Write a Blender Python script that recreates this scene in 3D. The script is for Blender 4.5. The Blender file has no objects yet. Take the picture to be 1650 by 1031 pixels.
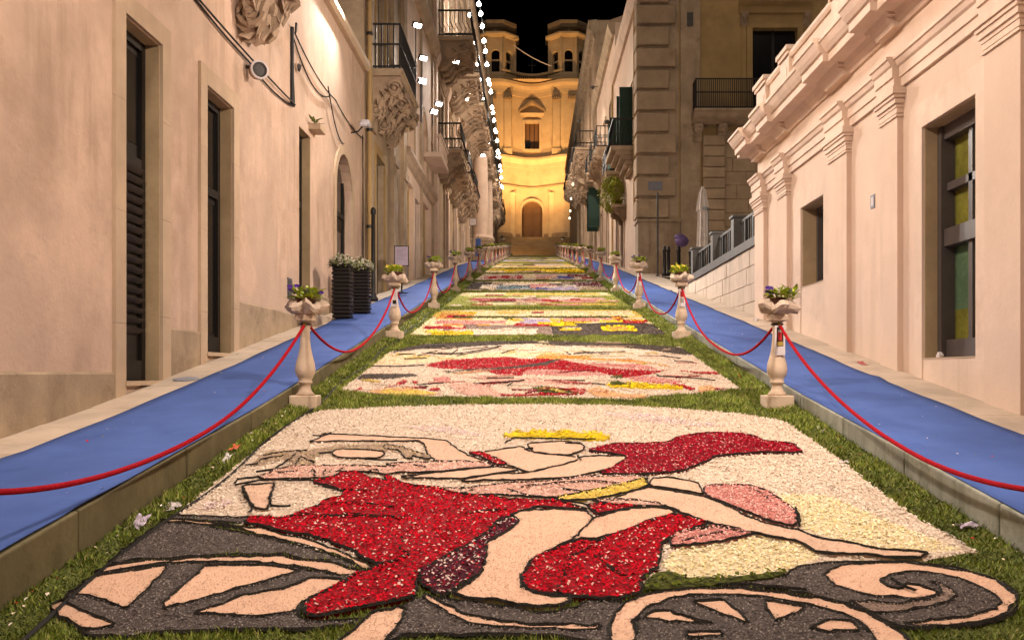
import bpy, math, random
import numpy as np
from mathutils import Vector, Matrix
from mathutils.geometry import tessellate_polygon
random.seed(7)
rng = np.random.default_rng(7)
S = bpy.context.scene
COL = S.collection
R = math.radians

# ------------------------------------------------------------------ camera, sky, light, exposure
cam = bpy.data.cameras.new('camera')
cam.lens = 31.64; cam.sensor_width = 36.0; cam.shift_x = -0.02; cam.shift_y = 0.0512
cam.clip_start = 0.1; cam.clip_end = 2000
camo = bpy.data.objects.new('camera', cam); COL.objects.link(camo)
camo.location = (-0.1, 0.0, 1.71); camo.rotation_euler = (R(90), 0, 0)
S.camera = camo
W = bpy.data.worlds.new('World'); S.world = W; W.use_nodes = True
_n = W.node_tree.nodes
_sky = _n.new('ShaderNodeTexSky'); _sky.sky_type = 'NISHITA'; _sky.sun_disc = False
_sky.sun_elevation = R(-9); _sky.sun_rotation = R(200)
_n['Background'].inputs[1].default_value = 0.05
W.node_tree.links.new(_sky.outputs[0], _n['Background'].inputs[0])
sun = bpy.data.lights.new('fill_sun', 'SUN'); sun.energy = 0.4; sun.angle = R(70); sun.color = (1.0, 0.80, 0.62)  # broad soft fill added to lift the whole street evenly
suno = bpy.data.objects.new('fill_sun', sun); COL.objects.link(suno)
suno.rotation_euler = Vector((0.25, 1.0, -1.15)).to_track_quat('-Z', 'Y').to_euler()
S.view_settings.view_transform = 'Standard'; S.view_settings.look = 'None'
S.view_settings.exposure = 1.05; S.view_settings.gamma = 1.0; S.view_settings.use_curve_mapping = False
S.cycles.use_denoising = True
try: S.cycles.denoiser = 'OPENIMAGEDENOISE'
except Exception: pass
S.cycles.max_bounces = 5; S.cycles.diffuse_bounces = 3; S.cycles.glossy_bounces = 2
S.cycles.transmission_bounces = 3; S.cycles.transparent_max_bounces = 6
S.cycles.sample_clamp_indirect = 4.0
S.cycles.caustics_reflective = False; S.cycles.caustics_refractive = False

# ------------------------------------------------------------------ ground profile (metres)
def zs(y):
    if y < 42: return .155 * y
    if y < 90: return 6.51 + .144 * (y - 42)
    return 13.422 + .13 * (y - 90)
def hl(y): return .20 + .09 * min(1, max(0, (8 - y) / 4))
def hr(y): return .17 + .07 * min(1, max(0, (8.5 - y) / 4))
XL, XR = -3.92, 4.03          # planes of the street walls

# ------------------------------------------------------------------ materials
MATS = {}
def mat(name, col, rough=.8, var=.25, scale=3., bump=.15, bscale=40., stain=None, stain_amt=.5, stain_scale=1.2,
        metal=0., emit=None, estr=0., attr=None, objvar=0., spec=.3, stretch=None, trans=0., speck=None, streak=None, crack=None, patch=None):
    if name in MATS: return MATS[name]
    m = bpy.data.materials.new(name); m.use_nodes = True
    nt = m.node_tree; N = nt.nodes; L = nt.links
    b = N['Principled BSDF']
    b.inputs['Roughness'].default_value = rough; b.inputs['Metallic'].default_value = metal
    b.inputs['Specular IOR Level'].default_value = spec
    if emit:
        b.inputs['Base Color'].default_value = (*col, 1)
        b.inputs['Emission Color'].default_value = (*emit, 1); b.inputs['Emission Strength'].default_value = estr
        MATS[name] = m; return m
    geo = N.new('ShaderNodeNewGeometry'); pos = geo.outputs['Position']
    if stretch:
        mp = N.new('ShaderNodeMapping'); mp.inputs['Scale'].default_value = stretch
        L.new(pos, mp.inputs[0]); pos = mp.outputs[0]
    def noise(sc, det=5., ro=.6):
        t = N.new('ShaderNodeTexNoise'); t.inputs['Scale'].default_value = sc; t.inputs['Detail'].default_value = det
        t.inputs['Roughness'].default_value = ro; L.new(pos, t.inputs['Vector']); return t
    def mix(fac, a, bb, typ='MIX'):
        x = N.new('ShaderNodeMix'); x.data_type = 'RGBA'; x.blend_type = typ
        for sock, v in ((x.inputs[0], fac), (x.inputs[6], a), (x.inputs[7], bb)):
            if isinstance(v, bpy.types.NodeSocket): L.new(v, sock)
            elif isinstance(v, (int, float)): sock.default_value = v
            else: sock.default_value = (*v[:3], 1)
        return x.outputs[2]
    def ramp(src, p0, p1, a=0., z=1.):
        r = N.new('ShaderNodeMapRange'); r.inputs[1].default_value = p0; r.inputs[2].default_value = p1
        r.inputs[3].default_value = a; r.inputs[4].default_value = z; L.new(src, r.inputs[0]); return r.outputs[0]
    if attr:
        at = N.new('ShaderNodeAttribute'); at.attribute_name = attr; base = at.outputs['Color']
    else:
        dark = tuple(c * (1 - var) for c in col); lite = tuple(min(1, c * (1 + var * .6)) for c in col)
        n1 = noise(scale); base = mix(ramp(n1.outputs['Fac'], .3, .7), dark, lite)
        n3 = noise(scale * 9, 4.); base = mix(ramp(n3.outputs['Fac'], .35, .65, 0, var * .8), base, dark)
    if stain:
        n2 = noise(stain_scale, 8., .7); base = mix(ramp(n2.outputs['Fac'], .52, .68, 0, stain_amt), base, stain)
    if streak:      # rain streaks: noise drawn out vertically, broken up by a broader noise
        mp2 = N.new('ShaderNodeMapping'); mp2.inputs['Scale'].default_value = (1, 1, .12); L.new(geo.outputs['Position'], mp2.inputs[0])
        ns = N.new('ShaderNodeTexNoise'); ns.inputs['Scale'].default_value = streak[2]; ns.inputs['Detail'].default_value = 6.; ns.inputs['Roughness'].default_value = .65; L.new(mp2.outputs[0], ns.inputs['Vector'])
        nm = noise(.55, 3.); mu = N.new('ShaderNodeMath'); mu.operation = 'MULTIPLY'
        L.new(ramp(ns.outputs['Fac'], .48, .72, 0, streak[1]), mu.inputs[0]); L.new(ramp(nm.outputs['Fac'], .38, .6), mu.inputs[1])
        base = mix(mu.outputs[0], base, streak[0])
    if patch:       # old repairs in the render: sharp-edged areas of another tone
        npz = noise(patch[1], 2., .45); base = mix(ramp(npz.outputs['Fac'], .585, .60, 0, patch[2]), base, patch[0])
    if crack:
        vc = N.new('ShaderNodeTexVoronoi'); vc.feature = 'DISTANCE_TO_EDGE'; vc.inputs['Scale'].default_value = crack[1]
        nw = noise(4., 4.); ad = N.new('ShaderNodeVectorMath'); ad.operation = 'MULTIPLY_ADD'; ad.inputs[1].default_value = (.2, .2, .2)
        L.new(nw.outputs['Color'], ad.inputs[0]); L.new(pos, ad.inputs[2]); L.new(ad.outputs[0], vc.inputs['Vector'])
        nk = noise(.9, 3.); mu = N.new('ShaderNodeMath'); mu.operation = 'MULTIPLY'
        L.new(ramp(vc.outputs['Distance'], .0, .006, .4, 0), mu.inputs[0]); L.new(ramp(nk.outputs['Fac'], .52, .6), mu.inputs[1])
        base = mix(mu.outputs[0], base, crack[0])
    if speck:
        v = N.new('ShaderNodeTexVoronoi'); v.inputs['Scale'].default_value = speck[1]; L.new(pos, v.inputs['Vector'])
        base = mix(ramp(v.outputs['Distance'], speck[2], speck[2] * .6), base, speck[0])
    if objvar:
        oi = N.new('ShaderNodeObjectInfo')
        base = mix(ramp(oi.outputs['Random'], 0, 1, 0, objvar), base, tuple(c * .55 for c in col))
    if isinstance(base, bpy.types.NodeSocket): L.new(base, b.inputs['Base Color'])
    if bump:
        nb = noise(bscale, 6., .65); bp = N.new('ShaderNodeBump'); bp.inputs['Strength'].default_value = bump
        bp.inputs['Distance'].default_value = .02; L.new(nb.outputs['Fac'], bp.inputs['Height']); L.new(bp.outputs[0], b.inputs['Normal'])
    if trans:
        b.inputs['Transmission Weight'].default_value = trans
    MATS[name] = m; return m

M_PEACH = mat('peach_plaster', (.56, .40, .30), .9, .28, .9, .4, 22, stain=(.35, .24, .165), stain_amt=.75, stain_scale=.75, streak=((.31, .215, .145), .9, 3.4), patch=((.44, .325, .25), .42, .55))
M_FRAME = mat('stone_frame', (.47, .35, .24), .85, .18, 1.5, .12, 50, stain=(.32, .23, .15), stain_amt=.4)
M_PLINTH = mat('stained_plinth', (.36, .27, .18), .9, .3, 2.2, .3, 35, stain=(.17, .12, .08), stain_amt=.7, stain_scale=2.5, streak=((.2, .145, .1), .6, 4.), crack=((.12, .09, .06), .9))
M_CREAM = mat('cream_plaster', (.67, .505, .395), .9, .12, .6, .16, 26, stain=(.52, .37, .27), stain_amt=.42, stain_scale=.8, streak=((.46, .33, .24), .45, 3.0), patch=((.60, .45, .35), .4, .5))
M_TRIM = mat('cream_trim', (.67, .51, .40), .85, .15, 1.2, .15, 40, stain=(.46, .33, .24), stain_amt=.45, stain_scale=1.6, streak=((.42, .30, .21), .45, 3.5))
M_STONE = mat('limestone', (.44, .33, .225), .9, .28, 1.4, .35, 30, stain=(.20, .145, .095), stain_amt=.6, stain_scale=1.8, streak=((.15, .105, .07), .6, 2.5))
M_BLOCK = mat('limestone_block', (.44, .32, .21), .9, .24, 1.8, .35, 30, stain=(.24, .17, .11), stain_amt=.5, stain_scale=2.2, objvar=.35)
M_CARVE = mat('carved_limestone', (.40, .29, .20), .9, .22, 1.5, .25, 22, stain=(.16, .11, .075), stain_amt=.5, stain_scale=1.6)
M_REVEAL = mat('ochre_reveal_stone', (.40, .29, .165), .9, .2, 1.8, .2, 40, stain=(.27, .19, .10), stain_amt=.5, stain_scale=2.)
M_OCHRE = mat('ochre_plaster', (.40, .27, .12), .9, .22, 1.0, .1, 50, stain=(.24, .16, .08), stain_amt=.5)
M_YELLOWDOOR = mat('ochre_wood', (.42, .29, .11), .7, .2, 2, .15, 40, stretch=(1, 1, .1))
M_DARKWOOD = mat('dark_wood', (.016, .012, .009), .55, .4, 6, .1, 40, stretch=(1, 1, .15))
M_BROWNWOOD = mat('brown_wood', (.12, .065, .03), .6, .3, 4, .15, 40, stretch=(1, 1, .15))
M_BLACKGLASS = mat('dark_glass', (.006, .006, .007), .12, .1, 2, 0, spec=.5)
M_GREENGLASS = mat('green_glass', (.10, .17, .09), .25, .5, 1.5, 0, spec=.5)
M_YGLASS = mat('yellow_green_glass', (.20, .19, .03), .25, .5, 2.5, 0, spec=.5)
M_WINFRAME = mat('bronze_frame', (.075, .06, .055), .45, .2, 4, .05, 40, spec=.5)
M_IRON = mat('wrought_iron', (.012, .011, .011), .5, .3, 8, .1, 60, spec=.4)
M_GREEN = mat('green_shutter', (.007, .030, .020), .6, .2, 4, .1, 40)
M_GREYMETAL = mat('grey_paint', (.085, .08, .075), .6, .25, 3, .12, 40)
M_ROAD = mat('basalt_paving', (.06, .055, .045), .8, .3, 2, .3, 25)
M_PAVE = mat('pale_paving', (.50, .40, .31), .85, .22, 2.2, .2, 40, stain=(.30, .23, .17), stain_amt=.5, stain_scale=2.4, objvar=.25)
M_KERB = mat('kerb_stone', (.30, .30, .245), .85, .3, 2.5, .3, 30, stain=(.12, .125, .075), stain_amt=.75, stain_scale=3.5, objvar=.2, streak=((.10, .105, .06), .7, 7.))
M_KERBL = mat('shaded_kerb_stone', (.155, .13, .065), .85, .3, 2.5, .3, 30, stain=(.055, .055, .02), stain_amt=.75, stain_scale=2.6, objvar=.2, streak=((.06, .055, .025), .6, 6.))  # left kerb: shade and green reflection from the turf put into the colour
M_BLUE = mat('blue_felt', (.070, .120, .345), .95, .16, 1.6, .45, 200, stain=(.045, .078, .25), stain_amt=.6, stain_scale=1.3, spec=.08, speck=((.30, .31, .40), 7., .035))
M_BAL = mat('cream_stone_post', (.60, .46, .34), .8, .2, 6, .2, 45, stain=(.33, .23, .155), stain_amt=.6, stain_scale=7, objvar=.3)
M_BURLAP = mat('burlap_wrap', (.54, .42, .33), .95, .25, 9, .5, 160)
M_TERR = mat('terrace_stone', (.56, .45, .36), .9, .2, 1.5, .25, 30, stain=(.34, .26, .2), stain_amt=.6, stain_scale=1.5, objvar=.10, streak=((.26, .2, .15), .7, 3.))
M_WARMBULB = mat('warm_bulb_glow', (1, 1, 1), emit=(1.0, .78, .42), estr=8)
M_POT = mat('brown_plastic_pot', (.09, .035, .022), .5, .15, 5, .02, 40)
M_SOIL = mat('potting_soil', (.02, .013, .009), .95, .3, 30, .5, 80)
M_LEAF = mat('lime_leaf', (.42, .50, .04), .6, .45, 30, .1, 60)
M_VIOLET = mat('violet_petal', (.06, .015, .20), .7, .3, 30, .05, 60)
M_MAGENTA = mat('magenta_petal', (.35, .05, .16), .7, .3, 30, .05, 60)
M_WHITEFL = mat('white_blossom', (.55, .52, .42), .8, .3, 30, .1, 60)
M_ROPE = mat('red_velvet_rope', (.46, .012, .022), .95, .35, 70, .8, 260, spec=.05)
M_SLAT = mat('dark_slat', (.035, .028, .024), .5, .2, 6, .1, 40, spec=.5)
M_WICKER = mat('black_wicker', (.018, .014, .013), .6, .3, 20, .3, 90)
M_WHITEPAPER = mat('white_paper', (.62, .56, .56), .9, .1, 8, .1, 60)
M_BOARD = mat('lilac_board', (.46, .38, .48), .7, .1, 4, 0, 40)
M_CABLE = mat('black_cable', (.012, .011, .010), .7, .2, 20, .1, 60)
M_PURPLE = mat('purple_bag', (.16, .10, .26), .6, .3, 8, .2, 40)
M_CANVAS = mat('grey_canvas', (.42, .36, .32), .9, .25, 6, .3, 60)
M_PLATE = mat('grey_blue_plate', (.20, .20, .23), .6, .15, 10, .05, 60)
M_CHURCH = mat('church_stone', (.54, .40, .24), .9, .16, .6, .15, 14, stain=(.34, .23, .11), stain_amt=.45, stain_scale=.45)
M_CHURCHDARK = mat('weathered_church_stone', (.34, .24, .14), .9, .25, .8, .2, 14, stain=(.10, .07, .04), stain_amt=.6, stain_scale=.8)
M_CHURCHDOOR = mat('church_door_wood', (.16, .085, .04), .7, .2, 1.5, .15, 20, stretch=(1, 1, .2))
M_STEP = mat('step_stone', (.25, .17, .09), .9, .25, 1.5, .3, 20, objvar=.2)
M_LAMP = mat('lamp_glow', (1, 1, 1), emit=(1.0, .95, .90), estr=45)
M_BULB = mat('bulb_glow', (1, 1, 1), emit=(1.0, .90, .78), estr=40)
M_LAMPBODY = mat('lamp_housing', (.10, .10, .10), .5, .1, 6, 0)
M_PALELAMP = mat('pale_lamp_housing', (.48, .46, .50), .5, .1, 6, 0)
M_PETAL = mat('petals', (1, 1, 1), .85, attr='Col', bump=0, spec=.06)
M_GRASS = mat('grass_blades', (1, 1, 1), .7, attr='Col', bump=0, spec=.2)
M_TURF = mat('turf_base', (.040, .044, .010), .95, .4, 14, .6, 60)
M_SAND = mat('salmon_sand', (.60, .38, .265), .95, .09, 2.2, .25, 260, stain=(.47, .29, .195), stain_amt=.5, stain_scale=4, speck=((.05, .035, .025), 16., .06))
M_SKIN = mat('peach_sand', (.57, .38, .27), .95, .10, 2.4, .25, 260, stain=(.46, .29, .2), stain_amt=.5, stain_scale=4, speck=((.05, .035, .025), 16., .05))
M_INK = mat('ground_coffee', (.022, .018, .013), .95, .4, 30, .8, 180)
M_BRIGHTBUSH = mat('bright_bush_leaf', (.36, .40, .05), .7, .5, 6, .1, 60)
M_BUSH = mat('bush_leaf', (.15, .19, .025), .7, .5, 8, .1, 60)

# ------------------------------------------------------------------ mesh helpers
class MB:
    def __init__(s): s.v = []; s.f = []; s.c = None; s.sm = False
    def q(s, *pts):
        n = len(s.v); s.v += [tuple(p) for p in pts]; s.f.append(tuple(range(n, n + len(pts))))
    def hexa(s, p):      # p: 4 bottom then 4 top, same winding
        n = len(s.v); s.v += [tuple(a) for a in p]
        for f in ((3, 2, 1, 0), (4, 5, 6, 7), (0, 1, 5, 4), (1, 2, 6, 5), (2, 3, 7, 6), (3, 0, 4, 7)):
            s.f.append(tuple(n + i for i in f))
    def box(s, x0, x1, y0, y1, z0, z1):
        s.hexa([(x0, y0, z0), (x1, y0, z0), (x1, y1, z0), (x0, y1, z0), (x0, y0, z1), (x1, y0, z1), (x1, y1, z1), (x0, y1, z1)])
    def fb(s, fr, u0, u1, v0, v1, d0, d1):
        P = fr.P
        s.hexa([P(u0, v0, d0), P(u1, v0, d0), P(u1, v0, d1), P(u0, v0, d1), P(u0, v1, d0), P(u1, v1, d0), P(u1, v1, d1), P(u0, v1, d1)])
    def cham(s, fr, u0, u1, v0, v1, d0, d1, c):   # block whose front edges are chamfered by c
        P = fr.P; a = [P(u0, v0, d0), P(u1, v0, d0), P(u1, v1, d0), P(u0, v1, d0)]
        b = [P(u0, v0, d1 - c), P(u1, v0, d1 - c), P(u1, v1, d1 - c), P(u0, v1, d1 - c)]
        t = [P(u0 + c, v0 + c, d1), P(u1 - c, v0 + c, d1), P(u1 - c, v1 - c, d1), P(u0 + c, v1 - c, d1)]
        n = len(s.v); s.v += a + b + t
        for i in range(4):
            j = (i + 1) % 4
            s.f.append((n + i, n + j, n + 4 + j, n + 4 + i)); s.f.append((n + 4 + i, n + 4 + j, n + 8 + j, n + 8 + i))
        s.f.append((n + 8, n + 9, n + 10, n + 11))
    def prof(s, fr, u0, u1, pr):     # profile [(d, v)] extruded along u, closed, capped
        n = len(s.v); k = len(pr)
        s.v += [fr.P(u0, v, d) for d, v in pr] + [fr.P(u1, v, d) for d, v in pr]
        for i in range(k):
            j = (i + 1) % k; s.f.append((n + i, n + j, n + k + j, n + k + i))
        s.f.append(tuple(range(n + k - 1, n - 1, -1))); s.f.append(tuple(range(n + k, n + 2 * k)))
    def sweep(s, path, pr, z=0., cap=True):   # path [(x, y)] with outward on its right-hand side; profile [(d, v)]
        n = len(s.v); k = len(pr); m = len(path)
        for i, (x, y) in enumerate(path):
            a = path[max(0, i - 1)]; b = path[min(m - 1, i + 1)]
            tx, ty = b[0] - a[0], b[1] - a[1]; l = math.hypot(tx, ty) or 1; nx, ny = ty / l, -tx / l
            s.v += [(x + nx * d, y + ny * d, z + v) for d, v in pr]
        for i in range(m - 1):
            for j in range(k):
                jj = (j + 1) % k; o = n + i * k; s.f.append((o + j, o + jj, o + k + jj, o + k + j))
        if cap:
            s.f.append(tuple(range(n, n + k))); s.f.append(tuple(range(n + (m - 1) * k + k - 1, n + (m - 1) * k - 1, -1)))
    def lathe(s, cx, cy, pr, seg=16, z0=0.):
        n = len(s.v); k = len(pr)
        for r, z in pr:
            for i in range(seg):
                a = 2 * math.pi * i / seg; s.v.append((cx + r * math.cos(a), cy + r * math.sin(a), z0 + z))
        for j in range(k - 1):
            for i in range(seg):
                ii = (i + 1) % seg; o = n + j * seg; s.f.append((o + i, o + ii, o + seg + ii, o + seg + i))
        s.f.append(tuple(range(n + seg - 1, n - 1, -1))); s.f.append(tuple(range(n + (k - 1) * seg, n + k * seg)))
    def tube(s, pts, r, seg=6):
        pts = [Vector(p) for p in pts]; n = len(s.v); m = len(pts)
        for i, p in enumerate(pts):
            t = (pts[min(m - 1, i + 1)] - pts[max(0, i - 1)]).normalized()
            a = t.cross(Vector((0, 0, 1)))
            if a.length < .01: a = t.cross(Vector((1, 0, 0)))
            a.normalize(); b = t.cross(a)
            rr = r[i] if isinstance(r, (list, tuple)) else r
            for j in range(seg):
                g = 2 * math.pi * j / seg; s.v.append(tuple(p + a * (rr * math.cos(g)) + b * (rr * math.sin(g))))
        for i in range(m - 1):
            for j in range(seg):
                jj = (j + 1) % seg; o = n + i * seg; s.f.append((o + j, o + jj, o + seg + jj, o + seg + j))
        s.f.append(tuple(range(n, n + seg))); s.f.append(tuple(range(n + m * seg - 1, n + (m - 1) * seg - 1, -1)))
    def blob(s, c, r, seg=8, rings=6, jit=.15, rnd=random):
        n = len(s.v)
        for j in range(rings + 1):
            th = math.pi * j / rings
            for i in range(seg):
                a = 2 * math.pi * i / seg; k = 1 + rnd.uniform(-jit, jit)
                s.v.append((c[0] + r[0] * k * math.sin(th) * math.cos(a), c[1] + r[1] * k * math.sin(th) * math.sin(a), c[2] + r[2] * k * math.cos(th)))
        for j in range(rings):
            for i in range(seg):
                ii = (i + 1) % seg; o = n + j * seg; s.f.append((o + i, o + ii, o + seg + ii, o + seg + i))
    def leaf(s, p, d, up, l, w):     # folded leaf from p along d
        d = Vector(d).normalized(); sd = d.cross(Vector(up))
        if sd.length < .01: sd = Vector((1, 0, 0))
        sd.normalize(); nn = sd.cross(d); p = Vector(p)
        a = p + d * l * .45 + sd * w * .5 + nn * w * .15; b = p + d * l * .45 - sd * w * .5 + nn * w * .15; t = p + d * l - nn * l * .08; m = p + d * l * .5
        n = len(s.v); s.v += [tuple(p), tuple(a), tuple(t), tuple(b), tuple(m)]
        s.f += [(n, n + 1, n + 4), (n + 1, n + 2, n + 4), (n + 4, n + 2, n + 3), (n, n + 4, n + 3)]
    def build(s, name, m, parent=None, smooth=False, kind=None):
        me = bpy.data.meshes.new(name); me.from_pydata(s.v, [], s.f); me.materials.append(m)
        if smooth or s.sm: me.shade_smooth()
        o = bpy.data.objects.new(name, me); COL.objects.link(o)
        if parent:
            o.parent = parent; o.matrix_parent_inverse = Matrix.Translation(-parent.location)
        if kind: o['kind'] = kind
        return o

class Fr:   # a wall frame: u runs along the wall, v is world height, d sticks out of the wall
    def __init__(s, k, c): s.k = k; s.c = c
    def P(s, u, v, d):
        if s.k == 'L': return (s.c + d, u, v)
        if s.k == 'R': return (s.c - d, u, v)
        return (u, s.c - d, v)
FL, FRR = Fr('L', XL), Fr('R', XR)

def tag(o, label=None, cat=None, group=None, kind=None):
    if label: o['label'] = label
    if cat: o['category'] = cat
    if group: o['group'] = group
    if kind: o['kind'] = kind
    return o
def thing(name, label, cat, loc=(0, 0, 0), group=None):
    o = bpy.data.objects.new(name, None); COL.objects.link(o); o.location = loc; o.empty_display_size = .1
    return tag(o, label, cat, group)
def copy_tree(o, loc, rz=0., label=None):
    c = o.copy(); COL.objects.link(c); c.location = loc; c.rotation_euler = (0, 0, rz)
    if label: c['label'] = label
    for ch in list(o.children):
        d = ch.copy(); COL.objects.link(d); d.parent = c
        for g in list(ch.children):
            e = g.copy(); COL.objects.link(e); e.parent = d
    return c

def wall(mb, fr, u0, u1, v0, v1, holes=(), depth=.25):
    us = sorted({u0, u1, *[h[0] for h in holes], *[h[1] for h in holes]}); vs = sorted({v0, v1, *[h[2] for h in holes], *[h[3] for h in holes]})
    P = fr.P
    for a, b in zip(us, us[1:]):
        for c, d in zip(vs, vs[1:]):
            um, vm = (a + b) / 2, (c + d) / 2
            if any(h[0] < um < h[1] and h[2] < vm < h[3] for h in holes): continue
            mb.q(P(a, c, 0), P(b, c, 0), P(b, d, 0), P(a, d, 0))
    for h in holes:
        a, b, c, d = h[:4]; k = -depth
        mb.q(P(a, c, 0), P(a, d, 0), P(a, d, k), P(a, c, k)); mb.q(P(b, c, 0), P(b, c, k), P(b, d, k), P(b, d, 0))
        mb.q(P(a, d, 0), P(b, d, 0), P(b, d, k), P(a, d, k)); mb.q(P(a, c, 0), P(a, c, k), P(b, c, k), P(b, c, 0))
def shell(mb, fr, u0, u1, v0, v1, back):    # ends, roof and back of a building
    P = fr.P
    for u in (u0, u1): mb.q(P(u, v0, 0), P(u, v1, 0), P(u, v1, -back), P(u, v0, -back))
    mb.q(P(u0, v1, 0), P(u1, v1, 0), P(u1, v1, -back), P(u0, v1, -back)); mb.q(P(u0, v0, -back), P(u1, v0, -back), P(u1, v1, -back), P(u0, v1, -back))
def archfill(mb, fr, u0, u1, vs, depth, d0=0., n=12):   # fills the corners of a square-headed hole down to a round arch
    P = fr.P; r = (u1 - u0) / 2; uc = (u0 + u1) / 2; top = vs + r
    a = [(uc - r * math.cos(math.pi * i / n), vs + r * math.sin(math.pi * i / n)) for i in range(n + 1)]
    for (p, q) in zip(a, a[1:]):
        mb.q(P(p[0], p[1], d0), P(q[0], q[1], d0), P(q[0], top + .001, d0), P(p[0], top + .001, d0))
        mb.q(P(p[0], p[1], d0), P(q[0], q[1], d0), P(q[0], q[1], -depth), P(p[0], p[1], -depth))
def archband(mb, fr, u0, u1, v0, vs, w, d, n=14):      # moulded surround following an arched opening
    P = fr.P; r = (u1 - u0) / 2; uc = (u0 + u1) / 2
    inn = [(u0, v0)] + [(uc - r * math.cos(math.pi * i / n), vs + r * math.sin(math.pi * i / n)) for i in range(n + 1)] + [(u1, v0)]
    R2 = r + w
    out = [(u0 - w, v0)] + [(uc - R2 * math.cos(math.pi * i / n), vs + R2 * math.sin(math.pi * i / n)) for i in range(n + 1)] + [(u1 + w, v0)]
    for i in range(len(inn) - 1):
        a, b, c, e = inn[i], inn[i + 1], out[i + 1], out[i]
        mb.hexa([P(*a, 0), P(*b, 0), P(*c, 0), P(*e, 0), P(*a, d), P(*b, d), P(*c, d), P(*e, d)])
def surround(mb, fr, u0, u1, v0, v1, w, d, sill=False):   # flat stone frame round a rectangular hole, three or four pieces
    mb.fb(fr, u0 - w, u0, v0, v1 + w, 0, d); mb.fb(fr, u1, u1 + w, v0, v1 + w, 0, d); mb.fb(fr, u0, u1, v1, v1 + w, 0, d)
    if sill: mb.fb(fr, u0 - w, u1 + w, v0 - w, v0, 0, d)

def corbel(fr, uc, w, vt, H, D, seed, rich=10):
    """carved S-shaped bracket: scrolled body with leaves and bosses"""
    rd = random.Random(seed); mb = MB()
    s = [(0, 0), (D, 0), (D, -.10 * H), (.93 * D, -.2 * H), (.99 * D, -.30 * H), (.93 * D, -.42 * H), (.78 * D, -.47 * H), (.66 * D, -.46 * H), (.54 * D, -.55 * H), (.43 * D, -.68 * H), (.36 * D, -.82 * H), (.24 * D, -.95 * H), (.10 * D, -H), (0, -.93 * H)]
    mb.prof(fr, uc - w * .36, uc + w * .36, [(d, vt + v) for d, v in s])
    for sd in (-1, 1):      # spiral scrolls and ribs on both cheeks
        for (d, v, r, dr) in ((.80 * D, -.27 * H, .19 * H, 1), (.20 * D, -.80 * H, .15 * H, -1)):
            pts = []
            for k in range(22):
                g = k * .55; rr = r * (1 - k / 24); pts.append(fr.P(uc + sd * w * (.37 + .004 * k), vt + v + dr * rr * math.sin(g), d + rr * math.cos(g)))
            mb.tube(pts, [.035 * H * (1 - k / 40) + .004 for k in range(22)], 5)
            mb.blob(fr.P(uc + sd * w * .43, vt + v, d), (.05 * H,) * 3, 6, 4, .05, rd)
        mb.tube([fr.P(uc + sd * w * .38, vt + v * .88, d * .86) for d, v in s[5:13]], .03 * H + .004, 5)
        for k in range(max(3, rich // 3)):
            t = (k + .5) / max(3, rich // 3); i = 3 + int(t * 9); d, v = s[i]
            p = Vector(fr.P(uc + sd * w * .37, vt + v * .6, d * .6)); q = Vector(fr.P(uc + sd * w * .45, vt + v * .95, d * .95)); mb.leaf(p, q - p, (0, 0, 1), (q - p).length * 1.2, .16 * H)
    for k in range(rich):      # acanthus leaves curling off the front
        i = 2 + int(k / rich * 10); d, v = s[i]; d2, v2 = s[min(len(s) - 1, i + 2)]; off = rd.uniform(-.26, .26) * w
        p = Vector(fr.P(uc + off, vt + v, d + .01)); q = Vector(fr.P(uc + off * 1.35, vt + v2, d2 + .12 * H)); mb.leaf(p, q - p, (0, 0, 1), .26 * H, .15 * H)
        mb.leaf(p, q - p + Vector((0, 0, -.05 * H)), (0, 1, .3), .22 * H, .12 * H)
    for k in range(max(2, rich // 3)):
        i = 3 + int(k / max(2, rich // 3) * 8); d, v = s[i]; r = rd.uniform(.06, .1) * H
        mb.blob(fr.P(uc + rd.uniform(-.2, .2) * w, vt + v, d), (r, r, r * 1.2), 8, 6, .08, rd)
    return mb
def railing(fr, u0, u1, v, h, d, sp=.13, d0=.02, belly=.0):
    mb = MB(); r = .014
    def bar(u, dd):
        if belly:
            mb.tube([fr.P(u, v, dd), fr.P(u, v + h * .25, dd + belly), fr.P(u, v + h * .55, dd), fr.P(u, v + h, dd)], r, 4)
        else: mb.fb(fr, u - r, u + r, v, v + h, dd - r, dd + r)
    n = max(2, int((u1 - u0) / sp))
    for i in range(n + 1): bar(u0 + (u1 - u0) * i / n, d)
    m = max(1, int((d - d0) / sp))
    for i in range(m):
        for u in (u0, u1): bar(u, d0 + (d - d0) * i / m)
    for vv in (v + .06, v + h * .55 if belly == 0 else v + h * .97, v + h):
        mb.fb(fr, u0 - .02, u1 + .02, vv - .018, vv + .018, d - .024, d + .024)
        for u in (u0, u1): mb.fb(fr, u - .022, u + .022, vv - .018, vv + .018, d0, d - .025)
    return mb
def balcony(bld, fr, u0, u1, v, D, ncorb, H, seed, rail_h=1.05, cw=.45, rich=8, belly=0., sm=None, sp=.13):
    mb = MB(); t = .16
    mb.prof(fr, u0, u1, [(-.05, v), (D, v), (D, v - .05), (D - .04, v - .07), (D - .06, v - t), (-.05, v - t)])
    slab = mb.build('balcony', sm or M_STONE, bld)
    for k in range(ncorb):
        uc = u0 + cw * .55 + (u1 - u0 - cw * 1.1) * (k / max(1, ncorb - 1))
        corbel(fr, uc, cw, v - t - .002, H, D * .93, seed * 31 + k, rich).build('corbel', M_CARVE, slab)
    railing(fr, u0 + .05, u1 - .05, v, rail_h, D - .08, belly=belly, sp=sp).build('railing', M_IRON, slab)
    return slab
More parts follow.
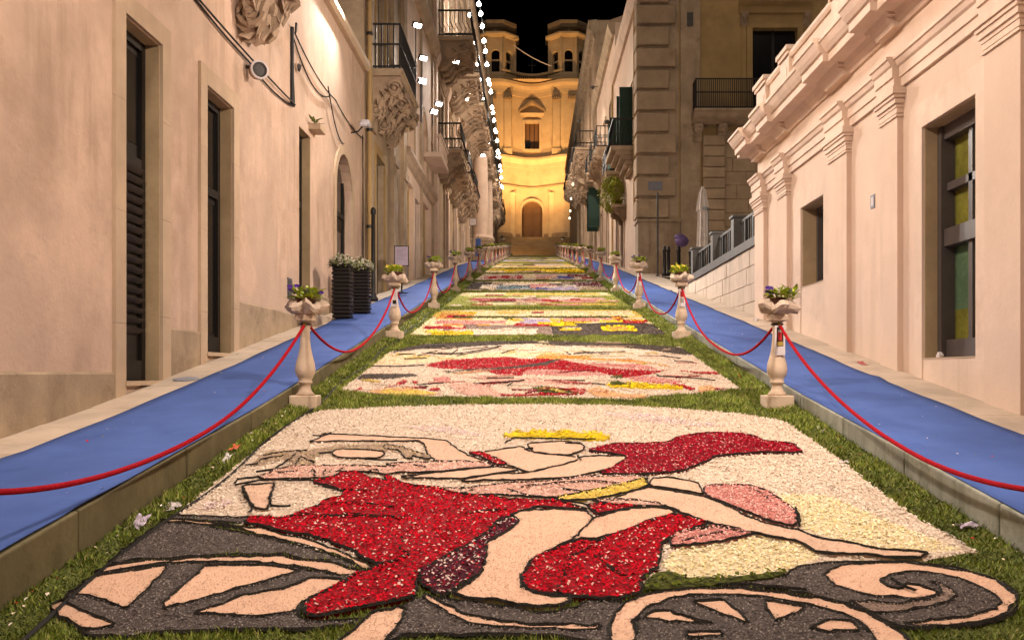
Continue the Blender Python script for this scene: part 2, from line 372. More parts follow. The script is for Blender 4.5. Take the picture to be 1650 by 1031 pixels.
def floodlight(loc, tgt, power, label, size=.22, angle=100, blend=.6, col=(1, .84, .66), pole=0., visible_size=None, group=None, soft=.12):
    loc = Vector(loc); t = thing('floodlight', label, 'floodlight', loc, group)
    d = (Vector(tgt) - loc).normalized(); q = d.to_track_quat('-Z', 'Y'); Mx = q.to_matrix()
    def tr(mb): mb.v = [tuple(loc + Mx @ Vector(p)) for p in mb.v]; return mb
    w = size; mb = MB(); mb.box(-w * .6, w * .6, -w * .33, w * .33, .012, .09); mb.box(-w * .4, w * .4, -w * .2, w * .2, .09, .14)
    for sg in (-1, 1):      # shade rim round the lens
        a, b = sorted((sg * w * .545, sg * w * .6)); mb.box(a, b, -w * .33, w * .33, -.03, .011); a, b = sorted((sg * w * .275, sg * w * .33)); mb.box(-w * .54, w * .54, a, b, -.03, .011)
    tr(mb).build('housing', M_LAMPBODY, t)
    mb = MB(); mb.box(-w * .54, w * .54, -w * .27, w * .27, -.004, .012); tr(mb).build('lens', M_LAMP, t)
    mb = MB()
    if pole: mb.tube([loc + Vector((0, .05, 0)) - d * .12, loc + Vector((0, .05, -pole)) - d * .12], .02, 6)
    else: mb.tube([loc - d * .13, loc - d * .13 + Vector((-.25 if loc.x < 0 else .25, 0, -.05))], .018, 6)
    mb.build('bracket', M_GREYMETAL, t)
    if power:
        l = bpy.data.lights.new('floodlight_beam', 'SPOT'); l.energy = power; l.spot_size = R(angle); l.spot_blend = blend
        l.shadow_soft_size = soft; l.color = col
        lo = bpy.data.objects.new('floodlight_beam', l); COL.objects.link(lo); lo.parent = t
        lo.location = d * .06; lo.rotation_euler = q.to_euler()
    return t

# ------------------------------------------------------------------ the setting: ground, road, kerbs, pavements
YS = [-8, -4, 0, 2, 3, 4, 5, 6, 7, 8, 9, 10, 12, 14, 16, 18, 20, 23, 26, 30, 34, 38, 42, 48, 54, 60, 66, 72, 78, 84, 90, 96, 103.2]
def strip(name, xa, xb, zf, m, ys=YS, kind='structure', parent=None, nx=1):
    mb = MB()
    for y in ys:
        for i in range(nx + 1):
            x = xa + (xb - xa) * i / nx; mb.v.append((x, y, zf(y, x)))
    for j in range(len(ys) - 1):
        for i in range(nx):
            o = j * (nx + 1) + i; mb.f.append((o, o + 1, o + nx + 2, o + nx + 1))
    o = mb.build(name, m, parent)
    if kind and not parent: o['kind'] = kind
    return o
strip('ground', -300, 300, lambda y, x: zs(y) - .6, M_ROAD, ys=[-300, -100, 0, 42, 90, 110, 600])
strip('road', -2.47, 2.47, lambda y, x: zs(y) - .012, M_ROAD)
for side, h, xk, x1, nm in ((-1, hl, 2.45, 3.92, 'left'), (1, hr, 2.45, 4.03, 'right')):
    pv = strip('pavement_' + nm, side * 2.60, side * (x1 + .01), lambda y, x: zs(y) + h(y) - .012, M_PAVE)
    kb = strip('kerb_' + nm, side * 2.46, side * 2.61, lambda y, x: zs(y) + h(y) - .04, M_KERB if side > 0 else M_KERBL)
    y = 1.2; rd = random.Random(side + 5)
    while y < 46:     # kerb stones one by one
        L = rd.uniform(1.05, 1.5); mb = MB(); g = .006; a, b = y + g, y + L - g; j = rd.uniform(-.006, .006)
        xa, xb = side * (xk + j), side * 2.60
        mb.hexa([(xa, a, zs(a) - .1), (xb, a, zs(a) - .1), (xb, b, zs(b) - .1), (xa, b, zs(b) - .1),
                 (xa, a, zs(a) + h(a)), (xb, a, zs(a) + h(a)), (xb, b, zs(b) + h(b)), (xa, b, zs(b) + h(b))])
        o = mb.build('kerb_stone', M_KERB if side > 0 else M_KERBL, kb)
        bv = o.modifiers.new('b', 'BEVEL'); bv.width = .012; bv.segments = 2
        y += L
    mb = MB()
    for a, b in ((46, 90), (90, 103)):
        xa, xb = side * xk, side * 2.60
        mb.hexa([(xa, a, zs(a) - .1), (xb, a, zs(a) - .1), (xb, b, zs(b) - .1), (xa, b, zs(b) - .1), (xa, a, zs(a) + h(a)), (xb, a, zs(a) + h(a)), (xb, b, zs(b) + h(b)), (xa, b, zs(b) + h(b))])
    mb.build('far_kerb', M_KERB, kb)
    y = 2.4; xa = 3.46 if side < 0 else 3.52
    while y < 34:     # slabs of the bare strip along the wall
        L = rd.uniform(.75, 1.15); a, b = y + .004, y + L - .004; dz = rd.uniform(-.003, .004); mb = MB(); za, zb = zs(a) + h(a) + dz, zs(b) + h(b) + dz
        X0, X1 = side * xa, side * (x1 - .003)
        if side > 0 and y > 23.5: X1 = side * 4.6
        mb.hexa([(X0, a, za - .06), (X1, a, za - .06), (X1, b, zb - .06), (X0, b, zb - .06), (X0, a, za), (X1, a, za), (X1, b, zb), (X0, b, zb)])
        o = mb.build('paving_slab', M_PAVE, pv); bv = o.modifiers.new('b', 'BEVEL'); bv.width = .006; bv.segments = 1
        y += L

# blue felt runners
def runner(side, h, xa, xb, label):
    ys = [y * .25 for y in range(4, 412)]; nx = 8; mb = MB(); rd = random.Random(3 + side)
    rip = [(rd.uniform(4, 26), rd.uniform(0, 1), rd.uniform(-.5, .5), rd.uniform(.006, .018)) for _ in range(44)]
    for y in ys:
        w = .012 * math.sin(y * 1.7) + .008 * math.sin(y * 4.1)
        for i in range(nx + 1):
            t = i / nx; x = xa + (xb - xa) * t + (w if i == nx else 0); e = 0
            for (ry, rt, sl, am) in rip:
                dd = (y - ry) - (t - rt) * sl * 2
                if abs(dd) < .3 and abs(t - rt) < .45: e += am * math.exp(-(dd / .07) ** 2) * (1 - abs(t - rt) / .45)
            mb.v.append((side * x, y, zs(y) + h(y) + .008 + e))
    for j in range(len(ys) - 1):
        for i in range(nx): o = j * (nx + 1) + i; mb.f.append((o, o + 1, o + nx + 2, o + nx + 1))
    o = mb.build('blue_carpet', M_BLUE, None, True); tag(o, label, 'carpet', 'blue carpets on the pavements')
    so = o.modifiers.new('s', 'SOLIDIFY'); so.thickness = .006; so.offset = -1
runner(-1, hl, 2.464, 3.50, 'blue felt carpet runner along the left pavement')
runner(1, hr, 2.47, 3.56, 'blue felt carpet runner along the right pavement')

# ------------------------------------------------------------------ left: peach plastered house with tall doorways
t = thing('plastered_house', 'long peach plastered house at the near left with tall stone framed doorways', 'building', (XL, 12, 1))
D1, D2, D3, D4 = (8.39, 9.22, 1.63, 5.06), (10.49, 11.42, 1.95, 5.06), (14.73, 15.47, 2.5, 5.75), (17.42, 18.97, 2.92, 6.10)
mb = MB(); wall(mb, FL, -7, 20.35, -2.2, 8.5, (D1, D2, D3, D4), .19); shell(mb, FL, -7, 20.35, -2.2, 8.5, 7)
mb.build('wall', M_PEACH, t)
mb = MB(); mb.prof(FL, -7, 20.35, [(-.05, 8.5), (.10, 8.5), (.16, 8.56), (.16, 8.66), (-.05, 8.66)]); mb.build('roof_edge', M_FRAME, t)
mb = MB(); archfill(mb, FL, D4[0], D4[1], 5.32, .19, .003); mb.build('arch_head', M_PEACH, t)
for (a, b, v) in ((-7, 8.17, 1.715), (9.42, 10.27, 2.18), (11.64, 14.70, 2.64), (15.50, 17.2, 3.1), (19.2, 20.35, 3.6)):
    mb = MB(); mb.prof(FL, a, b, [(.001, -2), (.022, -2), (.022, v - .02), (.006, v), (.001, v)]); mb.build('plinth', M_PLINTH, t)
for (a, b, c, d), w in ((D1, .21), (D2, .21)):
    for (u0, u1, v0, v1) in ((a - w, a, c - .5, d + w), (b, b + w, c - .35, d + w), (a, b, d, d + w)):
        n = max(1, round((v1 - v0) / .95)) if u1 - u0 < .3 else 1
        for k in range(n):
            mb = MB(); z0 = v0 + (v1 - v0) * k / n; z1 = v0 + (v1 - v0) * (k + 1) / n
            mb.fb(FL, u0 + .0015, u1 - .0015, z0 + .0015, z1 - .0015, 0, .035); mb.build('frame_stone', M_FRAME, t)
    mb = MB(); mb.fb(FL, a - .02, b + .08, c - .045, c, -.19, .05); mb.build('door_sill', M_FRAME, t)
for (a, b, c, d) in (D1, D2, D3):      # ochre stone lining of the reveals
    mb = MB(); mb.fb(FL, b - .012, b - .001, c + .001, d - .001, -.188, -.002); mb.fb(FL, a + .001, b - .0125, d - .012, d - .001, -.188, -.002); mb.fb(FL, a + .001, a + .012, c + .001, d - .0125, -.188, -.002); mb.build('reveal', M_REVEAL, t)
mb = MB(); mb.fb(FL, D3[0] - .05, D3[1] + .1, 2.40, 2.5, -.19, .05); mb.build('door_sill', M_FRAME, t)
mb = MB(); archband(mb, FL, D4[0], D4[1], 2.8, 5.32, .18, .035); mb.build('arch_surround', M_FRAME, t)
def leafdoor(bld, fr, a, b, c, d, dep, m=M_DARKWOOD, slats=None, glass=None):
    mb = MB(); mb.q(fr.P(a, c, -dep + .004), fr.P(b, c, -dep + .004), fr.P(b, d, -dep + .004), fr.P(a, d, -dep + .004))
    for u0, u1, v0, v1 in ((a, a + .09, c, d), (b - .09, b, c, d), (a + .09, b - .09, c, c + .2), (a + .09, b - .09, d - .1, d), (a + .09, b - .09, c + (d - c) * .62, c + (d - c) * .62 + .1)):
        mb.fb(fr, u0 + .001, u1 - .001, v0, v1, -dep + .006, -dep + .045)
    dr = mb.build('door', m, bld)
    if slats:
        for k in range(slats[2]):
            v = slats[0] + (slats[1] - slats[0]) * k / (slats[2] - 1); mb = MB()
            P = fr.P; u0, u1 = a + .1, b - .1; e = -dep + .05
            mb.hexa([P(u0, v - .05, e - .03), P(u1, v - .05, e - .03), P(u1, v - .05, e - .02), P(u0, v - .05, e - .02), P(u0, v, e + .02), P(u1, v, e + .02), P(u1, v, e + .035), P(u0, v, e + .035)])
            mb.build('slat', M_SLAT, dr)
    if glass:
        for (v0, v1) in glass[1]:
            mb = MB(); mb.fb(fr, a + .1, b - .1, v0, v1, -dep + .005, -dep + .012); mb.build('pane', glass[0], dr)
    return dr
leafdoor(t, FL, *D1, .185, slats=(2.15, 3.75, 17), glass=(M_BLACKGLASS, ((4.0, 4.9),)))
leafdoor(t, FL, *D2, .185, glass=(M_BLACKGLASS, ((2.2, 3.8), (4.0, 4.95))))
leafdoor(t, FL, *D3, .185)
leafdoor(t, FL, *D4, .185, glass=(M_BLACKGLASS, ((3.2, 4.6), (5.0, 5.9))))
balcony(t, FL, 7.2, 12.3, 7.48, .95, 3, 1.22, 11, cw=.78, rich=24)
mb = MB(); surround(mb, FL, 9.3, 10.3, 7.48, 8.2, .15, .04); mb.build('upper_door_frame', M_FRAME, t)
mb = MB(); mb.fb(FL, 9.3, 10.3, 7.49, 8.2, .002, .02); mb.build('upper_door', M_DARKWOOD, t)
mb = MB(); mb.fb(FL, 14.02, 14.26, 2.86, 3.19, 0, .012)
for k in range(6): mb.fb(FL, 14.04, 14.24, 2.88 + k * .05, 2.91 + k * .05, .013, .022)
mb.build('vent_grille', M_LAMPBODY, t)
# doorsteps on the pavement
for (a, b, lab) in ((14.55, 15.75, 'low stone doorstep below the narrow third doorway'), (17.1, 19.3, 'wide stone doorstep below the arched doorway')):
    mb = MB(); z = zs(b) + hl(b) + .02; mb.box(XL + .03, XL + .34, a, b, zs(a), z)
    o = mb.build('doorstep', M_PAVE); tag(o, lab, 'step'); bv = o.modifiers.new('b', 'BEVEL'); bv.width = .012; bv.segments = 2
# wall fittings
def wirepts(a, b, sag, n=14): return [tuple(Vector(a).lerp(Vector(b), i / n) - Vector((0, 0, sag * 4 * (i / n) * (1 - i / n)))) for i in range(n + 1)]
x = XL + .03
def cable(label, segs, r=.012, group='cables on the peach house'):
    mb = MB()
    for s in segs: mb.tube(s, r, 5)
    tag(mb.build('cable', M_CABLE), label, 'cable', group)
cable('thick black cable bundle along the peach wall above the doors', [wirepts((x, 6.5, 5.95), (x, 10.0, 5.92), .05), wirepts((x, 10.0, 5.92), (x, 12.0, 5.86), .03), wirepts((x, 12.0, 5.86), (x, 14.3, 5.93), .08), wirepts((x + .025, 8, 5.98), (x + .02, 14.3, 5.96), .06)], .013)
cable('black cables drooping from the iron bracket toward the arched doorway', [wirepts((x, 14.35, 7.12), (x, 17.3, 6.95), .12), wirepts((x, 17.3, 6.95), (x, 20.2, 6.95), .1), wirepts((x + .02, 16.6, 6.98), (x, 18.1, 6.3), .25), wirepts((x, 14.3, 7.0), (x, 16.9, 6.9), .3)])
cable('thin black cable hanging down beside the drain pipe', [wirepts((x, 20.1, 7.0), (x, 20.15, 4.2), .05)])
mb = MB(); mb.tube([(x, 14.2, 5.93), (x, 14.2, 7.15)], .028, 6); mb.tube([(x, 14.32, 5.93), (x, 14.22, 6.6)], .016, 5); mb.tube([(x + .1, 14.05, 7.15), (x, 14.4, 7.15)], .02, 5); mb.blob((x + .03, 14.5, 6.62), (.03, .05, .07))
tag(mb.build('cable_bracket', M_IRON), 'black iron T shaped cable bracket on the peach wall', 'bracket')
t = thing('round_lamp', 'round unlit lamp with pale rim on the peach wall beside the second doorway', 'lamp', (XL, 12.0, 5.75))
def xlathe(c, d, pr, seg=20):
    mb = MB(); mb.lathe(0, 0, pr, seg); Mx = Vector(d).normalized().to_track_quat('Z', 'Y').to_matrix()
    mb.v = [tuple(Vector(c) + Mx @ Vector(p)) for p in mb.v]; return mb
c = Vector((XL + .16, 12.02, 5.74)); d = Vector((.8, -1, -.05))
xlathe(c - d.normalized() * .10, d, [(.07, 0), (.11, .03), (.12, .10), (.118, .12)]).build('housing', M_FRAME, t, True)
xlathe(c, d, [(.118, .018), (.125, .02), (.125, .05), (.10, .055), (.098, .03)]).build('rim', M_WHITEPAPER, t)
xlathe(c, d, [(.10, .02), (.098, .034), (.06, .04), (.001, .042)]).build('lens', M_GREYMETAL, t, True)
mb = MB(); mb.tube([(XL, 11.98, 5.78), (XL + .14, 12.06, 5.75)], .025, 6); mb.build('bracket', M_IRON, t)
t = thing('wall_lamp', 'small pale unlit wall lamp above the arched doorway', 'lamp', (XL, 18.9, 6.8))
mb = MB(); mb.box(XL + .22, XL + .42, 18.75, 19.0, 6.86, 6.98); mb.box(XL + .2, XL + .38, 18.7, 18.8, 6.83, 6.9); o = mb.build('housing', M_PALELAMP, t); o.modifiers.new('b', 'BEVEL').width = .03
mb = MB(); mb.tube([(XL, 18.95, 6.75), (XL + .15, 18.95, 6.78), (XL + .25, 18.9, 6.87)], .016, 6); mb.build('arm', M_IRON, t)
t = thing('wall_weed', 'green weed on a small stone shelf above the third doorway', 'plant', (XL, 15.4, 6.0))
mb = MB(); mb.box(XL, XL + .2, 15.35, 15.75, 5.86, 5.96); mb.build('stone_shelf', M_FRAME, t)
mb = MB(); rd = random.Random(4)
for k in range(26): mb.leaf((XL + .1, 15.2 + rd.random() * .4, 5.96), (rd.uniform(-.3, 1), rd.uniform(-1, 1), rd.uniform(-.1, .7)), (0, 0, 1), rd.uniform(.08, .2), .05)
mb.build('leaves', M_BUSH, t)

# ------------------------------------------------------------------ left: narrow house with a balcony, beyond the drain pipe
t = thing('balcony_house', 'narrow brown stone house on the left with iron balcony on carved brackets', 'building', (XL, 23, 3.5))
E1 = (21.75, 23.05, 3.6, 7.0); E2 = (21.9, 23.2, 8.8, 11.6)
mb = MB(); wall(mb, FL, 20.35, 26.6, 2, 15.5, (E1, E2), .2); shell(mb, FL, 20.35, 26.6, 2, 15.5, 7); mb.build('wall', M_STONE, t)
mb = MB(); surround(mb, FL, *E1, .22, .06); surround(mb, FL, *E2, .2, .06); mb.build('door_frame', M_OCHRE, t)
leafdoor(t, FL, *E1, .19, M_GREEN, glass=(M_BLACKGLASS, ((5.7, 6.9),)))
leafdoor(t, FL, *E2, .19)
for (a, b) in ((20.75, 21.15), (24.2, 24.75), (26.1, 26.6)):
    mb = MB(); mb.fb(FL, a, b, 2, 14.8, 0, .1); mb.fb(FL, a - .05, b + .05, 7.3, 7.5, 0, .16); mb.fb(FL, a - .05, b + .05, 3, zs(b) + .9, 0, .15); mb.build('pilaster', M_STONE, t)
balcony(t, FL, 20.95, 23.9, 8.78, .80, 3, .98, 21, cw=.45, rich=14)
mb = MB(); mb.prof(FL, 20.35, 26.6, [(0, 14.8), (.15, 14.8), (.35, 15.1), (.4, 15.3), (.4, 15.5), (0, 15.5)]); mb.build('cornice', M_STONE, t)
for (a, z, w, h, m, nm) in ((24.9, 6.85, .28, .3, M_BROWNWOOD, 'plaque'), (24.85, 5.6, .2, .42, M_IRON, 'letter_box'), (24.95, 6.15, .2, .35, M_BOARD, 'notice')):
    mb = MB(); mb.fb(FL, a, a + w, z, z + h, .0, .05); mb.build(nm, m, t)
t = thing('drain_pipe', 'tall ochre drain pipe at the end of the peach house', 'pipe', (XL + .1, 20.6, 3.3))
mb = MB(); mb.tube([(XL + .1, 20.55, 3.3), (XL + .1, 20.55, 12)], .055, 8); mb.build('pipe', M_OCHRE, t, True)
for z in (5, 7.2, 9.4): 
    mb = MB(); mb.tube([(XL + .1, 20.55, z), (XL + .1, 20.55, z + .07)], .07, 8); mb.build('pipe_clamp', M_IRON, t)

# ------------------------------------------------------------------ left: low shop front with string course
t = thing('shopfront_house', 'pale house on the left with dark ledge over two ochre shop doors', 'building', (XL, 30, 4.5))
F1, F2, F3 = (27.0, 28.9, 4.5, 7.6), (30.9, 33.2, 5.0, 7.7), (29.3, 30.5, 4.8, 7.4)
A1, A2 = (27.4, 29.0, 8.6, 10.6), (30.6, 32.4, 8.6, 10.8)
mb = MB(); wall(mb, FL, 26.6, 34.4, 3, 14.2, (F1, F2, F3, A1, A2), .2); shell(mb, FL, 26.6, 34.4, 3, 14.2, 7); mb.build('wall', M_TRIM, t)
for f in (F1, F2): leafdoor(t, FL, *f, .19, M_YELLOWDOOR)
leafdoor(t, FL, *F3, .19)
for f in (A1, A2):
    mb = MB(); archfill(mb, FL, f[0], f[1], f[3] - (f[1] - f[0]) / 2, .2, .003); mb.build('arch_head', M_TRIM, t)
    mb = MB(); archband(mb, FL, f[0], f[1], f[2], f[3] - (f[1] - f[0]) / 2, .16, .06); mb.build('arch_surround', M_STONE, t)
    mb = MB(); mb.fb(FL, f[0], f[1], f[2], f[3], -.198, -.17); mb.build('arch_panel', M_TRIM, t)
mb = MB(); mb.prof(FL, 26.6, 34.4, [(0, 8.0), (.08, 8.05), (.12, 8.2), (.22, 8.28), (.22, 8.38), (0, 8.42)]); mb.build('ledge', M_CARVE, t)
for a in (26.65, 30.55, 34.0):
    mb = MB(); mb.fb(FL, a, a + .32, 3, 8.0, 0, .07); mb.fb(FL, a, a + .32, 8.42, 13.8, 0, .07); mb.build('pilaster', M_STONE, t)
mb = MB(); mb.prof(FL, 26.6, 34.4, [(0, 13.7), (.15, 13.7), (.3, 13.95), (.3, 14.2), (0, 14.2)]); mb.build('cornice', M_STONE, t)
sl = MB(); sl.fb(FL, 31.6, 34.3, 9.28, 9.45, 0, .62); so = sl.build('balcony', M_TRIM, t)
for k in range(9):
    mb = MB(); u = 31.75 + k * .3; mb.lathe(XL + .54, u, [(.05, 0), (.05, .05), (.03, .1), (.065, .25), (.035, .42), (.05, .5), (.05, .55)], 8, 9.45); mb.build('baluster', M_TRIM, so, True)
mb = MB(); mb.fb(FL, 31.6, 34.3, 10.0, 10.08, .44, .62); mb.build('balustrade_rail', M_TRIM, so)

# ------------------------------------------------------------------ left: palace with rows of carved balconies
t = thing('baroque_palace', 'tall baroque stone palace on the left with rows of carved balconies', 'building', (XL, 55, 7))
holes = []; b2 = [36.2 + 4.45 * k for k in range(8)]
for y in b2: holes.append((y + .75, y + 1.85, 15.2, 18.0))
lo = [36.3, 40.8, 45.2]
for y in lo: holes.append((y + .6, y + 1.7, 10.72, 13.2))
gd = [(38.8, 40.0), (43.3, 44.5), (47.5, 48.6), (62.5, 63.8), (67, 68.2)]
for a, b in gd: holes.append((a, b, zs(a) + .2, zs(a) + 3.4))
holes.append((55.6, 58.4, zs(56), 14.0))
mb = MB(); wall(mb, FL, 34.4, 71.5, 4, 22.5, holes, .25); shell(mb, FL, 34.4, 71.5, 4, 22.5, 9); mb.build('wall', M_STONE, t)
for h in holes:
    leafdoor(t, FL, *h[:4], .24, M_BROWNWOOD if h[3] - h[2] > 3 else M_DARKWOOD)
    mb = MB(); surround(mb, FL, *h[:4], .2, .07); mb.prof(FL, h[0] - .3, h[1] + .3, [(0, h[3] + .2), (.12, h[3] + .2), (.22, h[3] + .34), (.22, h[3] + .4), (0, h[3] + .4)]); mb.build('window_frame', M_STONE, t)
for k, y in enumerate(b2): balcony(t, FL, y - .1, y + 2.5, 15.2, 1.42, 4, 1.15, 50 + k, cw=.42, rich=9, belly=.16, sp=.16)
for k, y in enumerate(lo): balcony(t, FL, y - .1, y + 2.4, 10.7, 1.0, 3, 1.0, 70 + k, cw=.4, rich=8, belly=.14, sp=.15)
for k, y in enumerate([35.0, 39.6, 44.1, 48.6, 53.1, 61.5, 66, 70.6]):
    mb = MB(); mb.fb(FL, y - .32, y + .32, 4, 9.3, 0, .16); mb.fb(FL, y - .26, y + .26, 9.3, 14.0, 0, .12); mb.prof(FL, y - .36, y + .36, [(0, 13.7), (.14, 13.7), (.24, 14.0), (.24, 14.12), (0, 14.12)]); mb.fb(FL, y - .26, y + .26, 14.12, 21.2, 0, .12); mb.build('pilaster', M_TRIM, t)
mb = MB(); mb.prof(FL, 34.4, 71.5, [(0, 14.13), (.1, 14.13), (.2, 14.26), (.2, 14.34), (0, 14.34)]); mb.build('string_course', M_STONE, t)
mb = MB(); mb.prof(FL, 34.4, 71.5, [(0, 21.2), (.15, 21.2), (.25, 21.6), (.55, 21.9), (.6, 22.1), (.6, 22.4), (0, 22.5)]); mb.build('cornice', M_STONE, t)
for y in (54.0, 60.0):     # portal columns on pedestals
    cx = XL + .72; z0 = zs(y) + .1
    mb = MB(); mb.box(XL, cx + .52, y - .55, y + .55, z0 - .6, z0 + 1.2); mb.box(XL, cx + .58, y - .6, y + .6, z0 + 1.2, z0 + 1.36); pd = mb.build('pedestal', M_STONE, t)
    mb = MB(); mb.lathe(cx, y, [(.52, 0), (.55, .06), (.52, .14), (.46, .2), (.46, .3), (.45, 2.4), (.39, 5.0), (.39, 5.1), (.45, 5.15), (.46, 5.25)], 20, z0 + 1.36); mb.build('column', M_TRIM, t, True)
    mb = MB(); mb.box(XL, cx + .5, y - .5, y + .5, z0 + 6.62, z0 + 6.85); rd = random.Random(int(y))
    for k in range(12): mb.blob((cx + .42 * math.cos(k * .52), y + .42 * math.sin(k * .52), z0 + 6.35 + .15 * (k % 2)), (.13, .13, .17), 6, 5, .2, rd)
    mb.build('capital', M_CARVE, t)
mb = MB(); mb.prof(FL, 53.0, 61.0, [(0, 15.05), (1.0, 15.05), (1.05, 15.19), (0, 15.19)]); mb.build('entablature', M_STONE, t)

t = thing('far_left_house', 'far left stone house with a big carved bracket before the church', 'building', (XL, 85, 12))
G = [(73.0, 74.4, 15.8, 18.6), (79, 80.4, 16.3, 19.0), (86, 87.4, 17, 19.6), (76.3, 77.5, zs(76), zs(76) + 3.2), (83, 84.2, zs(83), zs(83) + 3.2)]
mb = MB(); wall(mb, FL, 71.5, 99, 9, 24.5, G, .25); shell(mb, FL, 71.5, 99, 9, 24.5, 8); mb.build('wall', M_STONE, t)
for h in G:
    leafdoor(t, FL, *h, .24); mb = MB(); surround(mb, FL, *h, .2, .07); mb.build('window_frame', M_STONE, t)
for k, (a, b, v) in enumerate(((72.3, 75.3, 15.8), (78.3, 81.2, 16.3), (85.2, 88.3, 17.0))): balcony(t, FL, a, b, v, 1.15, 4, 2.6 if k == 0 else 1.4, 90 + k, cw=.55, rich=14, belly=.15, sp=.2)
mb = MB(); mb.prof(FL, 71.5, 99, [(0, 23.5), (.2, 23.5), (.5, 24.0), (.5, 24.5), (0, 24.5)]); mb.build('cornice', M_STONE, t)

# ------------------------------------------------------------------ right: low cream building with pilasters and parapet
t = thing('cream_building', 'low cream plastered building at the near right with pilasters, cornice and parapet', 'building', (XR, 10, 1.5))
W1, W2 = (8.33, 9.48, 1.85, 4.29), (12.69, 13.77, 3.0, 4.22)
mb = MB(); wall(mb, FRR, -7, 16.5, -2.2, 6.05, (W1, W2), .27); shell(mb, FRR, -7, 16.5, -2.2, 6.05, 3.6); mb.build('wall', M_CREAM, t)
for (a, b, c, d), w0, w1 in ((W1, .17, .18), (W2, .24, .32)):
    for (u0, u1, v0, v1) in ((a - w0, a, zs(a) + .05, d + .27), (b, b + w1, zs(b) + .05, d + .27), (a, b, d, d + .27)):
        mb = MB(); mb.fb(FRR, u0, u1, v0, v1, 0, .03); mb.build('frame_stone', M_TRIM, t)
    mb = MB(); mb.fb(FRR, a + .001, b - .001, zs(a) + .05, c, -.02, .02); mb.build('apron', M_TRIM, t)
    mb = MB(); mb.fb(FRR, a + .002, b - .002, c, c + .012, -.27, .026); mb.build('window_sill', M_FRAME, t)
    mb = MB(); mb.fb(FRR, b - .012, b - .001, c + .013, d, -.265, -.002); mb.fb(FRR, a + .001, b - .013, d - .014, d - .002, -.265, -.002); mb.build('reveal', M_REVEAL, t)
# tall glazed door of bronze sections with coloured blinds behind the panes
a, b, c, d = W1; e = -.26
mb = MB(); mb.fb(FRR, a, b, c + .02, d, e - .05, e - .03); fr = mb.build('window', M_WINFRAME, t)
for (u0, u1, v0, v1, p) in ((a, a + .09, c + .02, d, .09), (b - .10, b - .013, c + .02, d - .02, .13), (a + .09, b - .1, d - .16, d - .02, .1), (a + .09, b - .1, c + .02, c + .2, .08), (a + .09, b - .1, 3.02, 3.2, .1), (a + .09, b - .1, 3.6, 3.68, .07), (8.84, 8.92, c + .2, d - .16, .07)):
    mb = MB(); mb.fb(FRR, u0, u1, v0, v1, e - .03, e + p); mb.build('frame_bar', M_WINFRAME, fr)
for (v0, v1, m) in ((2.05, 2.36, M_YGLASS), (2.36, 3.02, M_GREENGLASS), (3.2, 3.6, M_YGLASS), (3.68, 4.13, M_YGLASS)):
    for (u0, u1) in ((a + .09, 8.84), (8.92, b - .1)):
        mb = MB(); mb.fb(FRR, u0, u1, v0, v1, e - .029, e - .015); mb.build('pane', m, fr)
a, b, c, d = W2
mb = MB(); mb.fb(FRR, a, b, c + .02, d, e - .05, e - .03); fr = mb.build('window', M_WINFRAME, t)
for (u0, u1, v0, v1) in ((a, a + .08, c + .02, d), (b - .09, b - .013, c + .02, d), (a + .08, b - .09, c + .02, c + .1), (a + .08, b - .09, d - .09, d)):
    mb = MB(); mb.fb(FRR, u0, u1, v0, v1, e - .03, e + .05); mb.build('frame_bar', M_WINFRAME, fr)
mb = MB(); mb.fb(FRR, a + .08, b - .09, c + .1, d - .09, e - .029, e - .018); mb.build('pane', M_BLACKGLASS, fr)
PIL = [(-5.5, -5), (-1.2, -.7), (2.3, 2.85), (4.9, 5.4), (7.5, 8.1), (10.03, 10.51), (11.65, 12.35), (14.4, 14.9), (15.84, 16.47)]
for (a, b) in PIL:
    mb = MB(); mb.fb(FRR, a, b, zs(a) - .6, 4.57, 0, .065); pl = mb.build('pilaster', M_CREAM, t)
    mb = MB(); n = .05
    for (v0, v1, o) in ((4.56, 4.585, .02), (4.60, 4.66, .012), (4.66, 4.70, .022), (4.70, 4.76, .042), (4.76, 4.80, .06), (4.80, 4.88, .08)):
        mb.fb(FRR, a - o, b + o, v0, v1, 0, .065 + o)
    mb.build('capital', M_TRIM, pl)
ARC = [(0, 4.881), (.035, 4.881), (.035, 4.985), (.055, 4.99), (.055, 5.10), (.08, 5.12), (.10, 5.17), (.12, 5.18), (.12, 5.215), (0, 5.215)]
BED = [(0, 5.56), (.035, 5.56), (.05, 5.60), (.10, 5.63), (.12, 5.66), (0, 5.66)]
COR = [(0, 5.661), (.12, 5.661), (.15, 5.69), (.33, 5.70), (.33, 5.80), (.36, 5.81), (.40, 5.86), (.44, 5.93), (.46, 5.94), (.46, 5.985), (0, 6.03)]
for nm, pr in (('architrave', ARC), ('cornice_bed', BED), ('cornice', COR)):
    mb = MB(); mb.prof(FRR, -7, 16.46, pr); o = mb.build(nm, M_TRIM, t)
    for (a, b) in PIL:      # the mouldings break forward over each pilaster
        mb = MB(); x = .0 if nm != 'cornice' else .04
        mb.prof(FRR, a - .02 - x * 2, b + .02 + x * 2, [(dd + .075 if dd > 0 else 0, v - .002 if i < 2 else v + .0025) for i, (dd, v) in enumerate(pr)]); mb.build('projection', M_TRIM, o)
mb = MB(); mb.fb(FRR, 16.46, 16.82, 5.70, 5.98, -3, .30); mb.fb(FRR, 16.46, 16.6, 5.58, 5.70, -3, .1); mb.build('cornice_return', M_TRIM, t)
mb = MB(); mb.fb(FRR, -7, 16.3, 6.04, 6.74, -.28, -.03); pp = mb.build('parapet', M_CREAM, t)
mb = MB(); mb.prof(FRR, -7, 16.3, [(-.3, 6.741), (.0, 6.741), (.03, 6.78), (.03, 6.83), (-.3, 6.85)]); mb.build('parapet_cap', M_TRIM, pp)
